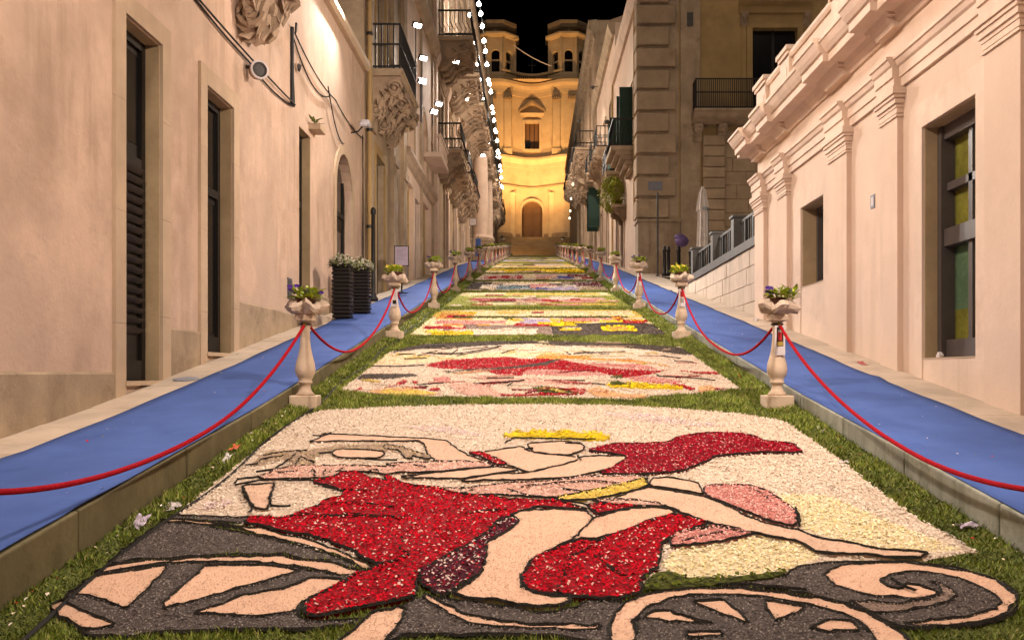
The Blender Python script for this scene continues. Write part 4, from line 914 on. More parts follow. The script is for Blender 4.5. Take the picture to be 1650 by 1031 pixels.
def scatter(px, py, pz, L, cols, tilt=.5):
    """folded petals: 4 vertices, 2 triangles each"""
    n = len(px); a = rng.uniform(0, 2 * math.pi, n); l = L * rng.uniform(.6, 1.25, n); w = l * rng.uniform(.5, .8, n)
    ca, sa = np.cos(a), np.sin(a); t1 = rng.uniform(-tilt, tilt, n); t2 = rng.uniform(-tilt, tilt, n)
    V = np.zeros((n, 4, 3))
    for k, (fx, fy, lift) in enumerate(((-.5, 0, .0), (0, .5, .25), (.5, 0, .1), (0, -.5, .25))):
        V[:, k, 0] = px + fx * l * ca - fy * w * sa; V[:, k, 1] = py + fx * l * sa + fy * w * ca
        V[:, k, 2] = pz + fx * l * t1 + fy * w * t2 + lift * l * .5
    V[:, :, 2] += (V[:, :, 1] - py[:, None]) * .15 + (.22 * l)[:, None]
    idx = (np.arange(n) * 4)[:, None]; F = np.concatenate([idx + np.array([0, 1, 2]), idx + np.array([0, 2, 3])])
    C = np.repeat(cols, 4, axis=0); return V.reshape(-1, 3), F, C
def flower_carpet(label, regions, lines, loc, step=.035, amp=.005, dens=1.0, size=1.0, lw=.0080, petals=True):
    t = thing('flower_carpet', label, 'flower carpet', loc, 'flower carpets down the street'); rd = random.Random(int(loc[1] * 7))
    polys = [roughen(smoothpoly(p) if i else p, step, amp, rd) for i, (_, _, p) in enumerate(regions)]
    zo = [.010 + .0004 * min(i, 44) + .00003 * i for i in range(len(regions))]
    allx = np.concatenate([np.array(p)[:, 0] for p in polys]); ally = np.concatenate([np.array(p)[:, 1] for p in polys])
    x0, x1, y0, y1 = allx.min(), allx.max(), ally.min(), ally.max()
    def top(px, py):
        tp = np.full(len(px), -1)
        for i, p in enumerate(polys): tp[inpoly(px, py, p)] = i
        return tp
    fields = {}
    if petals:
        for ln in sorted({KIND[k][3] for k, _, _ in regions if KIND[k][3]}):
            L = ln * size; d = dens * (1.7 if ln > .008 else .55) / (L * L); n = int((x1 - x0) * (y1 - y0) * d)
            px = rng.uniform(x0, x1, n); py = rng.uniform(y0, y1, n); tp = top(px, py)
            for i, (k, _, _) in enumerate(regions):
                if KIND[k][3] == ln: s = tp == i; fields[i] = (px[s], py[s], L)
    for i, ((k, ln, _), poly) in enumerate(zip(regions, polys)):
        nm, bc, pc, L = KIND[k]; tri = tessellate_polygon([[Vector((p[0], p[1], 0)) for p in poly]]); n = len(poly)
        V = [(p[0], p[1], zs(p[1]) + zo[i]) for p in poly] + [(p[0], p[1], zs(p[1]) - .01) for p in poly]
        F = [tuple(f) for f in tri] + [(j, (j + 1) % n, n + (j + 1) % n, n + j) for j in range(n)]
        if bc is None:
            mb = MB(); mb.v = V; mb.f = F; sb = mb.build(nm, M_SAND if k == 'salmon' else M_SKIN, t)
            if i in fields and len(fields[i][0]):
                px, py, LL = fields[i]; pcs = np.array(pc)[rng.integers(0, len(pc), len(px))] * rng.uniform(.9, 1.08, (len(px), 1))
                pv, pf, pcl = scatter(px, py, zsv(py) + zo[i] + .0005, LL, pcs, .5); petals_mesh('sand_grains', [tuple(v) for v in pv], [tuple(f) for f in pf], pcl, M_PETAL, sb, 'stuff')
            continue
        C = np.tile(np.array(bc), (len(V), 1))
        if i in fields and len(fields[i][0]):
            px, py, LL = fields[i]; pcs = np.array(pc)[rng.integers(0, len(pc), len(px))] * rng.uniform(.8, 1.12, (len(px), 1))
            lump = .008 if pc and L > .015 else .003
            pv, pf, pcl = scatter(px, py, zsv(py) + zo[i] + rng.uniform(0, lump, len(px)), LL, pcs, .55)
            pf = pf + len(V); V = V + [tuple(v) for v in pv]; F = F + [tuple(f) for f in pf]; C = np.concatenate([C, pcl])
        petals_mesh(nm, V, F, C, M_PETAL, t)
    # dark outlines laid in ground coffee
    mb = MB(); segs = []
    for i, ((k, ln, _), poly) in enumerate(zip(regions, polys)):
        if ln: segs.append((i, poly + poly[:1]))
    for l in lines:
        pts = []
        for a, b in zip(l, l[1:]):
            n = max(1, int(math.hypot(b[0] - a[0], b[1] - a[1]) / step)); pts += [(a[0] + (b[0] - a[0]) * q / n + rd.gauss(0, amp), a[1] + (b[1] - a[1]) * q / n + rd.gauss(0, amp)) for q in range(n)]
        segs.append((999, pts + [l[-1]]))
    for i, pts in segs:
        a = np.array(pts); tp = top(a[:, 0], a[:, 1]) if i < 999 else np.full(len(a), 0); prev = None
        for j in range(len(pts)):
            q = pts[min(len(pts) - 1, j + 1)]; p = pts[max(0, j - 1)]; dx, dy = q[0] - p[0], q[1] - p[1]; l = math.hypot(dx, dy) or 1
            if i < 999 and tp[j] > i: prev = None; continue
            w = lw * rd.uniform(.6, 1.35) * (1 if i < 999 else .8) * min(1.25, max(.5, 1.25 - .2 * (pts[j][1] - 3.9))); nx, ny = -dy / l * w, dx / l * w; x, y = pts[j]; z = zs(y) + (zo[i] if i < 999 else zo[-1]) + .002
            cur = len(mb.v); mb.v += [(x - nx, y - ny, z - ny * .155 - .004), (x, y, z + .009 * rd.uniform(.6, 1.2)), (x + nx, y + ny, z + ny * .155 - .004)]
            if prev is not None: mb.f += [(prev, cur, cur + 1, prev + 1), (prev + 1, cur + 1, cur + 2, prev + 2)]
            prev = cur
    if petals and step < .06:      # spilled grains make the lines ragged
        base = [v for v in mb.v[1::3]]
        for (x, y, z) in base:
            for _ in range(7):
                a, b = x + rd.gauss(0, lw * 1.1), y + rd.gauss(0, lw * 1.1); r = rd.uniform(.0025, .0065); g = rd.uniform(0, 6.28); zz = z + .155 * (b - y) + rd.uniform(-.006, .001); n = len(mb.v)
                mb.v += [(a + r * math.cos(g + q * 2.09), b + r * math.sin(g + q * 2.09), zz + .155 * r * math.sin(g + q * 2.09)) for q in range(3)]; mb.f.append((n, n + 1, n + 2))
    if mb.f: mb.build('coffee_outline', M_INK, t, kind='stuff')
    return polys
PANEL_ONE=[
('white',0,[(-2.245,5.429),(-2.251,5.907),(-2.264,6.706),(-2.248,7.635),(-2.249,8.244),(-2.109,8.617),(-1.423,8.8),(-0.701,8.895),(0.035,8.927),(0.768,8.863),(1.348,8.677),(1.839,8.47),(2.167,8.136),(2.192,7.519),(2.207,6.798),(2.19,6.126),(2.183,5.638),(2.201,5.278),(2.257,5.012),(2.266,4.798),(1.896,4.654),(1.404,4.619),(1.146,4.438),(0.503,4.329),(0.315,4.24),(-0.587,4.47),(-1.289,4.817),(-1.75,5.223)]),
('ivory',0,[(1.458,5.838),(1.8,5.838),(1.938,5.452),(2.032,5.223),(2.143,4.912),(2.199,4.817),(1.987,4.789),(1.741,4.836),(1.559,4.991),(1.44,5.168)]),
('ivory',0,[(0.546,4.594),(0.654,4.817),(0.957,4.912),(1.139,5.032),(1.364,4.912),(1.422,4.725),(1.145,4.47),(0.814,4.39),(0.635,4.406)]),
('lilac',0,[(0.496,8.47),(0.963,8.47),(1.411,8.057),(1.649,7.878),(1.323,7.878),(0.859,8.083)]),
('lilac',0,[(-1.284,7.878),(-0.85,7.878),(-0.534,7.588),(-0.555,7.497),(-0.993,7.706)]),
('lilac',0,[(-2.184,5.513),(-2.128,5.677),(-2,5.703),(-1.977,5.6),(-2.094,5.477)]),
('grey',1,[(-2.266,5.268),(-2.053,5.243),(-1.699,5.063),(-1.612,5.02),(-1.442,4.918),(-1.278,4.819),(-1.147,4.725),(-1.031,4.616),(-0.966,4.546),(-1.017,4.546),(-1.175,4.67),(-1.31,4.679),(-1.394,4.743),(-1.532,4.753),(-1.664,4.743),(-1.829,4.738),(-2.028,4.687),(-2.168,4.678),(-2.214,4.619),(-2.278,4.619),(-2.297,4.884),(-2.292,5.063)]),
('grey',1,[(-2.291,5.409),(-2.023,5.383),(-1.849,5.362),(-1.723,5.39),(-1.645,5.323),(-1.788,5.257),(-1.994,5.301),(-2.243,5.331)]),
('salmon',1,[(-2.29,5.306),(-2.226,5.331),(-1.981,5.268),(-1.733,5.169),(-1.658,5.171),(-1.475,5.041),(-1.345,4.979),(-1.179,4.839),(-1.053,4.725),(-0.969,4.634),(-0.904,4.563),(-0.917,4.529),(-0.969,4.563),(-1.038,4.652),(-1.169,4.762),(-1.287,4.858),(-1.453,4.958),(-1.622,5.052),(-1.808,5.182),(-1.923,5.218),(-2.19,5.28),(-2.268,5.273)]),
('grey',1,[(-2.285,4.197),(-2.256,4.486),(-1.932,4.628),(-1.498,4.628),(-1.137,4.502),(-1.009,4.422),(-1.023,4.277),(-1.147,4.183),(-1.146,4.033),(-1.111,3.95),(-1.03,3.919),(-0.831,3.956),(-0.887,3.894),(-1.042,3.858),(-1.37,3.852),(-1.671,3.822),(-1.798,3.77),(-1.981,3.799),(-2.012,3.834),(-1.894,3.894),(-2.038,3.969),(-2.194,4.087)]),
('salmon',1,[(-2.285,4.515),(-2.233,4.6),(-2.07,4.668),(-1.944,4.658),(-1.869,4.707),(-1.59,4.717),(-1.52,4.715),(-1.402,4.725),(-1.318,4.661),(-1.224,4.652),(-1.097,4.616),(-1.015,4.538),(-0.954,4.504),(-0.992,4.454),(-1.064,4.462),(-1.151,4.512),(-1.261,4.563),(-1.368,4.598),(-1.493,4.625),(-1.63,4.643),(-1.792,4.638),(-2.003,4.629),(-2.117,4.562),(-2.258,4.488)]),
('salmon',1,[(-2.302,4.105),(-2.269,4.151),(-2.112,4.03),(-2.003,3.958),(-1.901,3.902),(-1.933,3.861),(-1.986,3.848),(-2.046,3.861),(-2.156,3.958),(-2.237,4.03)]),
('salmon',1,[(-2.25,4.214),(-2.278,4.416),(-2.181,4.488),(-2.039,4.543),(-1.956,4.6),(-1.943,4.399),(-1.93,4.198),(-1.936,4.052),(-2.05,4.136),(-2.157,4.198)]),
('salmon',1,[(-1.768,4.59),(-1.55,4.59),(-1.386,4.572),(-1.267,4.512),(-1.319,4.47),(-1.415,4.365),(-1.511,4.279),(-1.575,4.222),(-1.719,4.09),(-1.76,4.06),(-1.791,4.136),(-1.787,4.33),(-1.765,4.506)]),
('salmon',1,[(-1.618,4.008),(-1.494,4.136),(-1.455,4.214),(-1.429,4.212),(-1.274,4.302),(-1.182,4.429),(-1.018,4.397),(-1.032,4.318),(-1.126,4.197),(-1.165,4.097),(-1.159,4.029),(-1.307,3.969),(-1.415,3.989),(-1.495,3.994)]),
('grey',1,[(-0.69,4.073),(-0.644,4.155),(-0.585,4.19),(-0.467,4.155),(-0.207,4.066),(-0.039,4.001),(0.102,4.066),(0.134,4.134),(0.305,4.134),(0.328,4.033),(0.244,3.781),(0.198,3.697),(0.01,3.787),(-0.252,3.799),(-0.515,3.804),(-0.668,3.781),(-0.692,3.73)]),
('salmon',1,[(-0.692,4.083),(-0.663,4.042),(-0.682,3.898),(-0.707,3.782),(-0.725,3.695),(-0.908,3.695),(-0.879,3.782),(-0.838,3.936),(-0.824,4.015)]),
('salmon',1,[(-0.616,4.186),(-0.589,4.217),(-0.544,4.149),(-0.476,4.076),(-0.397,3.991),(-0.288,3.937),(-0.171,3.91),(-0.056,3.884),(0.088,3.89),(0.19,3.877),(0.182,3.845),(0.057,3.839),(-0.113,3.852),(-0.285,3.871),(-0.373,3.897),(-0.449,3.977),(-0.522,4.061)]),
('grey',1,[(1.145,4.437),(1.263,4.58),(1.474,4.622),(1.835,4.633),(2.063,4.528),(2.179,4.379),(2.17,4.194),(2.05,4.025),(1.863,3.899),(1.649,3.869),(1.49,3.854),(1.433,3.946),(1.334,4.108),(1.19,4.212),(1.029,4.285),(0.814,4.302),(0.889,4.365),(1.019,4.389),(1.141,4.421)]),
('salmon',1,[(1.352,4.477),(1.487,4.59),(1.791,4.622),(2.058,4.517),(2.164,4.379),(2.153,4.177),(2.037,4.025),(1.853,3.907),(1.656,3.884),(1.496,3.884),(1.606,3.922),(1.83,3.969),(1.969,4.042),(2.047,4.125),(2.058,4.23),(2.02,4.359),(1.919,4.467),(1.778,4.497),(1.647,4.437),(1.594,4.379),(1.609,4.303),(1.649,4.275),(1.698,4.34),(1.775,4.312),(1.805,4.248),(1.756,4.186),(1.641,4.168),(1.476,4.203),(1.365,4.303),(1.337,4.398)]),
('mixed',1,[(1.346,4.142),(1.546,4.108),(1.744,4.16),(1.83,4.221),(1.852,4.303),(1.826,4.359),(1.884,4.34),(1.89,4.212),(1.778,4.108),(1.588,4.042),(1.431,3.993)]),
('grey',1,[(0.323,3.697),(0.333,3.781),(0.341,3.9),(0.382,4.014),(0.484,4.127),(0.611,4.19),(0.793,4.204),(0.967,4.183),(1.06,4.134),(1.181,4.073),(1.265,4.007),(1.328,3.9),(1.329,3.781),(1.312,3.697),(0.817,3.675)]),
('salmon',1,[(0.222,3.683),(0.231,3.782),(0.233,3.873),(0.269,4.029),(0.371,4.168),(0.5,4.242),(0.688,4.279),(0.87,4.279),(1.042,4.242),(1.171,4.168),(1.215,4.177),(1.328,4.091),(1.413,3.946),(1.444,3.854),(1.466,3.781),(1.463,3.697),(1.311,3.697),(1.33,3.781),(1.328,3.899),(1.265,4.009),(1.183,4.075),(1.06,4.134),(0.967,4.183),(0.793,4.205),(0.612,4.19),(0.483,4.125),(0.382,4.015),(0.34,3.898),(0.333,3.782),(0.324,3.683)]),
('salmon',1,[(0.385,3.949),(0.441,4.029),(0.504,4.029),(0.573,3.962),(0.678,3.898),(0.649,3.892),(0.51,3.917)]),
('salmon',1,[(0.624,4.125),(0.781,4.147),(0.799,4.069),(0.824,4.002),(0.828,3.898),(0.784,3.949),(0.71,4.029)]),
('salmon',1,[(0.962,4.139),(1.14,4.069),(1.053,3.989),(0.959,3.911),(0.956,4.029)]),
('salmon',1,[(1.072,3.847),(1.221,3.938),(1.295,3.899),(1.301,3.825),(1.167,3.817)]),
('salmon',1,[(0.545,3.8),(0.699,3.812),(0.701,3.77),(0.548,3.752)]),
('taupe',0,[(-2.149,6.961),(-1.846,6.98),(-1.733,7.097),(-1.511,7.176),(-1.274,7.197),(-1.17,7.117),(-1.149,6.98),(-1.286,6.98),(-1.574,7.019),(-1.745,6.868),(-1.695,6.551),(-1.827,6.551),(-1.962,6.723),(-2.161,6.501)]),
('taupe',1,[(-1.281,7.197),(-1.146,7.112),(-0.935,6.869),(-0.824,6.791),(-0.878,6.715),(-1.015,6.81),(-0.997,6.715),(-1.064,6.753),(-1.138,6.988),(-1.254,7.029)]),
('skin',1,[(-1.87,7.559),(-1.628,7.514),(-1.216,7.427),(-0.965,7.374),(-0.79,7.306),(-0.746,7.154),(-0.624,6.888),(-0.496,6.715),(-0.451,6.605),(-0.625,6.66),(-0.813,6.641),(-0.91,6.908),(-0.964,7.197),(-1.029,7.306),(-1.194,7.279),(-1.633,7.299),(-1.916,7.258),(-1.848,7.384)]),
('skin',1,[(-1.643,6.905),(-1.621,7.019),(-1.304,6.98),(-1.221,6.868),(-1.245,6.741),(-1.561,6.741)]),
('pinkpale',1,[(-1.993,6.231),(-1.912,6.419),(-1.818,6.518),(-1.382,6.518),(-1.075,6.484),(-1.178,6.569),(-0.858,6.623),(-0.624,6.641),(-0.433,6.605),(-0.372,6.498),(-0.607,6.428),(-0.781,6.344),(-1.049,6.327),(-1.13,6.277),(-1.174,6.324),(-1.441,6.387),(-1.485,6.201),(-1.726,6.171),(-1.958,6.171)]),
('skin',1,[(-1.029,6.197),(-0.779,6.327),(-0.516,6.428),(-0.335,6.48),(-0.168,6.411),(-0.373,6.294),(-0.586,6.165)]),
('skin',1,[(-0.498,6.908),(-0.255,7.05),(-0.196,7.112),(-0.145,6.988),(-0.056,6.869),(0.185,6.791),(0.258,6.715),(0.224,6.605),(-0.013,6.428),(-0.122,6.327),(-0.196,6.428),(-0.29,6.533),(-0.362,6.715)]),
('skin',1,[(-0.146,7.197),(0.154,7.284),(0.302,7.154),(0.302,6.988),(0.185,6.81),(0.041,6.849),(-0.095,6.908)]),
('skin',1,[(0.251,6.779),(0.599,6.798),(0.598,6.706),(0.47,6.461),(0.335,6.313),(0.079,6.172),(-0.155,6.141),(-0.408,6.126),(-0.583,6.096),(-0.551,6.164),(-0.33,6.297),(-0.122,6.313),(0.034,6.461),(0.234,6.641)]),
('pinkpale',1,[(-0.916,6.011),(-0.567,5.922),(-0.277,6.071),(0.026,6.102),(0.34,6.261),(0.298,6.21),(0.63,6.25),(0.664,6.171),(0.493,5.981),(0.221,5.803),(0.065,5.701),(0.018,5.725),(-0.268,5.78),(-0.558,5.808)]),
('skin',1,[(-2.042,5.997),(-1.833,6.054),(-1.778,5.78),(-1.714,5.483),(-1.809,5.506),(-1.933,5.78)]),
('red',1,[(-0.596,6.908),(-0.498,6.908),(-0.372,6.715),(-0.272,6.533),(-0.355,6.533),(-0.479,6.753)]),
('darkred',1,[(0.322,6.965),(0.523,7.17),(0.984,7.223),(1.109,7.444),(1.385,7.588),(1.645,7.559),(1.749,7.444),(1.784,7.277),(2.003,7.196),(1.968,6.891),(1.678,6.915),(1.289,6.795),(1.191,6.655),(1.058,6.5),(0.979,6.372),(0.632,6.27),(0.358,6.29),(0.499,6.5),(0.617,6.748),(0.576,6.818),(0.462,6.891)]),
('red',1,[(-1.601,6.098),(-1.479,6.171),(-1.445,6.324),(-1.321,6.34),(-1.206,6.171),(-1.097,6.112),(-1.128,6.261),(-1.051,6.165),(-0.963,6.041),(-0.735,5.922),(-0.539,5.78),(-0.307,5.725),(-0.185,5.671),(0.056,5.644),(0.157,5.566),(0.246,5.465),(0.053,5.515),(-0.065,5.54),(-0.143,5.465),(-0.233,5.344),(-0.291,5.311),(-0.357,5.055),(-0.473,4.823),(-0.565,4.668),(-0.673,4.487),(-0.66,4.335),(-0.652,4.179),(-0.651,4.168),(-0.754,4.111),(-0.913,4.029),(-1.037,3.949),(-1.091,3.962),(-1.128,4.042),(-1.135,4.139),(-1.073,4.227),(-1.011,4.333),(-0.968,4.462),(-0.908,4.512),(-0.861,4.581),(-0.91,4.598),(-0.976,4.67),(-1.065,4.781),(-1.237,4.938),(-1.355,5.02),(-1.481,5.062),(-1.618,5.16),(-1.782,5.239),(-1.759,5.308),(-1.668,5.332),(-1.568,5.301),(-1.521,5.39),(-1.472,5.483),(-1.417,5.53),(-1.423,5.653),(-1.341,5.729),(-1.302,5.833),(-1.434,5.969)]),
('wine',1,[(-0.671,4.469),(-0.563,4.649),(-0.472,4.803),(-0.356,5.033),(-0.275,5.286),(-0.173,5.286),(-0.21,5.168),(-0.274,5.033),(-0.342,4.905),(-0.338,4.687),(-0.343,4.522),(-0.376,4.401),(-0.436,4.335),(-0.498,4.179),(-0.55,4.209),(-0.626,4.319)]),
('pinkpale',1,[(0.263,5.668),(0.542,5.668),(0.711,5.603),(0.71,5.523),(0.585,5.539),(0.404,5.571)]),
('red',1,[(0.237,5.571),(0.452,5.571),(0.595,5.539),(0.443,5.477),(0.292,5.386),(0.252,5.492)]),
('salmon',1,[(-0.23,5.36),(-0.167,5.435),(-0.079,5.474),(0.043,5.474),(0.163,5.461),(0.241,5.41),(0.258,5.311),(0.209,5.145),(0.139,4.947),(0.063,4.874),(0.011,4.783),(-0.075,4.687),(-0.116,4.593),(-0.142,4.452),(-0.16,4.352),(-0.147,4.271),(-0.096,4.209),(-0.022,4.171),(0.07,4.156),(0.068,4.119),(0.018,4.061),(-0.078,4.054),(-0.187,4.076),(-0.267,4.134),(-0.39,4.141),(-0.474,4.194),(-0.432,4.287),(-0.374,4.368),(-0.347,4.469),(-0.337,4.668),(-0.341,4.884),(-0.266,5.033),(-0.202,5.145),(-0.173,5.262)]),
('red',1,[(-0.148,4.401),(-0.116,4.557),(-0.068,4.687),(0.018,4.793),(0.1,4.884),(0.247,4.926),(0.245,4.898),(0.346,5.02),(0.479,5.127),(0.566,5.239),(0.737,5.379),(0.805,5.332),(0.919,5.216),(0.778,5.084),(0.643,4.958),(0.604,4.878),(0.541,4.581),(0.487,4.462),(0.434,4.397),(0.406,4.212),(0.31,4.154),(0.191,4.139),(0.132,4.164),(0.009,4.194),(-0.084,4.209),(-0.134,4.271)]),
('salmon',1,[(0.266,5.312),(0.372,5.393),(0.489,5.477),(0.641,5.507),(0.731,5.477),(0.757,5.405),(0.698,5.335),(0.567,5.256),(0.482,5.147),(0.399,5.063),(0.321,5.002),(0.248,4.942),(0.174,4.961),(0.113,4.903),(0.182,5.104)]),
('pink',1,[(0.643,4.958),(0.763,5.084),(0.943,5.149),(1.057,5.105),(1.133,5.031),(0.945,4.918),(0.796,4.868),(0.651,4.829)]),
('skin',1,[(0.392,5.668),(0.565,5.873),(0.677,5.945),(0.81,5.855),(0.975,5.752),(1.088,5.571),(1.165,5.356),(1.244,5.227),(1.374,5.104),(1.408,5.094),(1.482,4.943),(1.596,4.906),(1.736,4.788),(1.886,4.754),(1.974,4.732),(1.892,4.654),(1.753,4.665),(1.625,4.709),(1.467,4.72),(1.384,4.765),(1.361,4.906),(1.215,4.992),(1.119,5.062),(0.999,5.171),(0.921,5.227),(0.814,5.379),(0.722,5.539),(0.692,5.603),(0.464,5.684)]),
('skin',1,[(0.704,6.151),(0.84,6.19),(1.011,6.055),(1.013,5.873),(1.002,5.786),(0.818,5.909),(0.682,5.981)]),
('pink',1,[(1.043,6),(1.337,6),(1.431,5.873),(1.501,5.477),(1.416,5.158),(1.294,5.241),(1.198,5.416),(1.095,5.603),(1.009,5.769)]),
('yellow',0,[(-0.349,7.465),(-0.236,7.655),(-0.17,7.583),(-0.051,7.704),(0.045,7.559),(0.201,7.704),(0.292,7.559),(0.435,7.607),(0.544,7.415),(0.471,7.304),(0.114,7.387),(-0.263,7.419)]),
('gold',1,[(0.066,5.735),(0.276,5.873),(0.497,6.018),(0.677,6.19),(0.666,5.981),(0.532,5.855),(0.315,5.701),(0.163,5.651),(0.064,5.668)]),
('moss',0,[(0.433,4.333),(0.521,4.478),(0.584,4.478),(0.647,4.397),(0.834,4.397),(1.157,4.478),(1.143,4.429),(0.817,4.318),(0.562,4.257),(0.439,4.242)])]
LINES_ONE=[
[(-1.934,7.492),(-1.839,7.427),(-1.789,7.559)],
[(-2.136,6.795),(-2.012,6.905),(-1.842,6.961)],
[(-2.179,6.501),(-2.107,6.551),(-2.108,6.671),(-1.982,6.795)],
[(-2.038,6.324),(-1.937,6.387),(-1.907,6.653),(-1.9,6.831)],
[(-1.827,6.551),(-1.845,6.759),(-1.694,6.585)],
[(-1.889,6.308),(-1.779,6.34)],
[(-2.099,6.026),(-2.117,6.127),(-1.983,6.201)],
[(-2.082,5.997),(-1.956,6.112),(-1.838,6.127),(-1.588,6.112)],
[(-2.033,5.969),(-1.9,5.678),(-1.809,5.506),(-1.809,5.413)],
[(-1.833,6.054),(-1.778,5.754),(-1.706,5.53),(-1.59,5.542)],
[(-1.665,6.324),(-1.655,6.387),(-1.601,6.231)],
[(-1.558,6.262),(-1.57,6.387)],
[(-1.523,6.293),(-1.527,6.387)],
[(-1.479,6.324),(-1.457,6.419)],
[(-1.25,6.324),(-1.211,6.387),(-1.177,6.293)],
[(-1.745,6.868),(-1.638,6.886)],
[(-1.34,6.671),(-1.1,6.653)],
[(-1.486,5.956),(-1.313,5.887),(-1.174,5.86)],
[(-1.346,5.578),(-1.204,5.615),(-0.928,5.506)],
[(-1.446,5.323),(-1.289,5.323),(-1.232,5.39),(-0.9,5.323)],
[(-0.968,6.533),(-0.867,6.463)],
[(-0.575,5.808),(-0.552,5.951)],
[(-0.542,5.808),(-0.49,5.908)],
[(-0.263,5.893),(-0.145,5.78),(0.05,5.698),(0.214,5.592),(0.283,5.44)],
[(-0.18,5.951),(-0.062,6.011),(0.286,6.102)],
[(0.089,5.922),(0.267,5.808)],
[(0.171,7.197),(0.284,7.197)],
[(0.243,6.791),(0.254,6.641)],
[(-0.165,6.988),(-0.095,7.029)],
[(-0.32,7.197),(-0.252,7.374),(0.416,7.329)],
[(-0.51,5.391),(-0.298,5.465),(-0.251,5.465)],
[(-0.503,5.41),(-0.281,5.461),(-0.232,5.435)],
[(0.258,4.687),(0.285,4.522),(0.334,4.435)],
[(0.016,4.217),(0.055,4.435),(0.105,4.687),(0.194,4.783)],
[(0.23,4.687),(0.265,4.522)],
[(0.243,4.688),(0.283,4.529),(0.382,4.381)],
[(-0.824,4.999),(-0.802,4.8),(-0.755,4.706),(-0.802,4.616),(-0.888,4.546)],
[(-1.562,5.332),(-1.461,5.379),(-1.333,5.355),(-0.848,5.32)],
[(0.778,5.084),(0.943,5.149)],
[(0.721,4.918),(0.976,5.062)],
[(0.075,6.055),(0.28,6.093),(0.499,6.037)],
[(0.092,5.927),(0.223,5.838)],
[(1.359,5.873),(1.397,5.668)],
[(1.51,5.508),(1.434,5.185)],
[(0.612,6.29),(0.695,6.25),(0.672,5.981)],
[(1.496,5.456),(1.498,5.368),(1.419,5.146)],
[(1.646,4.379),(1.66,4.285),(1.703,4.23)],
[(0.952,5.144),(1.139,5.025)],
[(0.79,4.302),(0.936,4.302),(1.193,4.242)]]
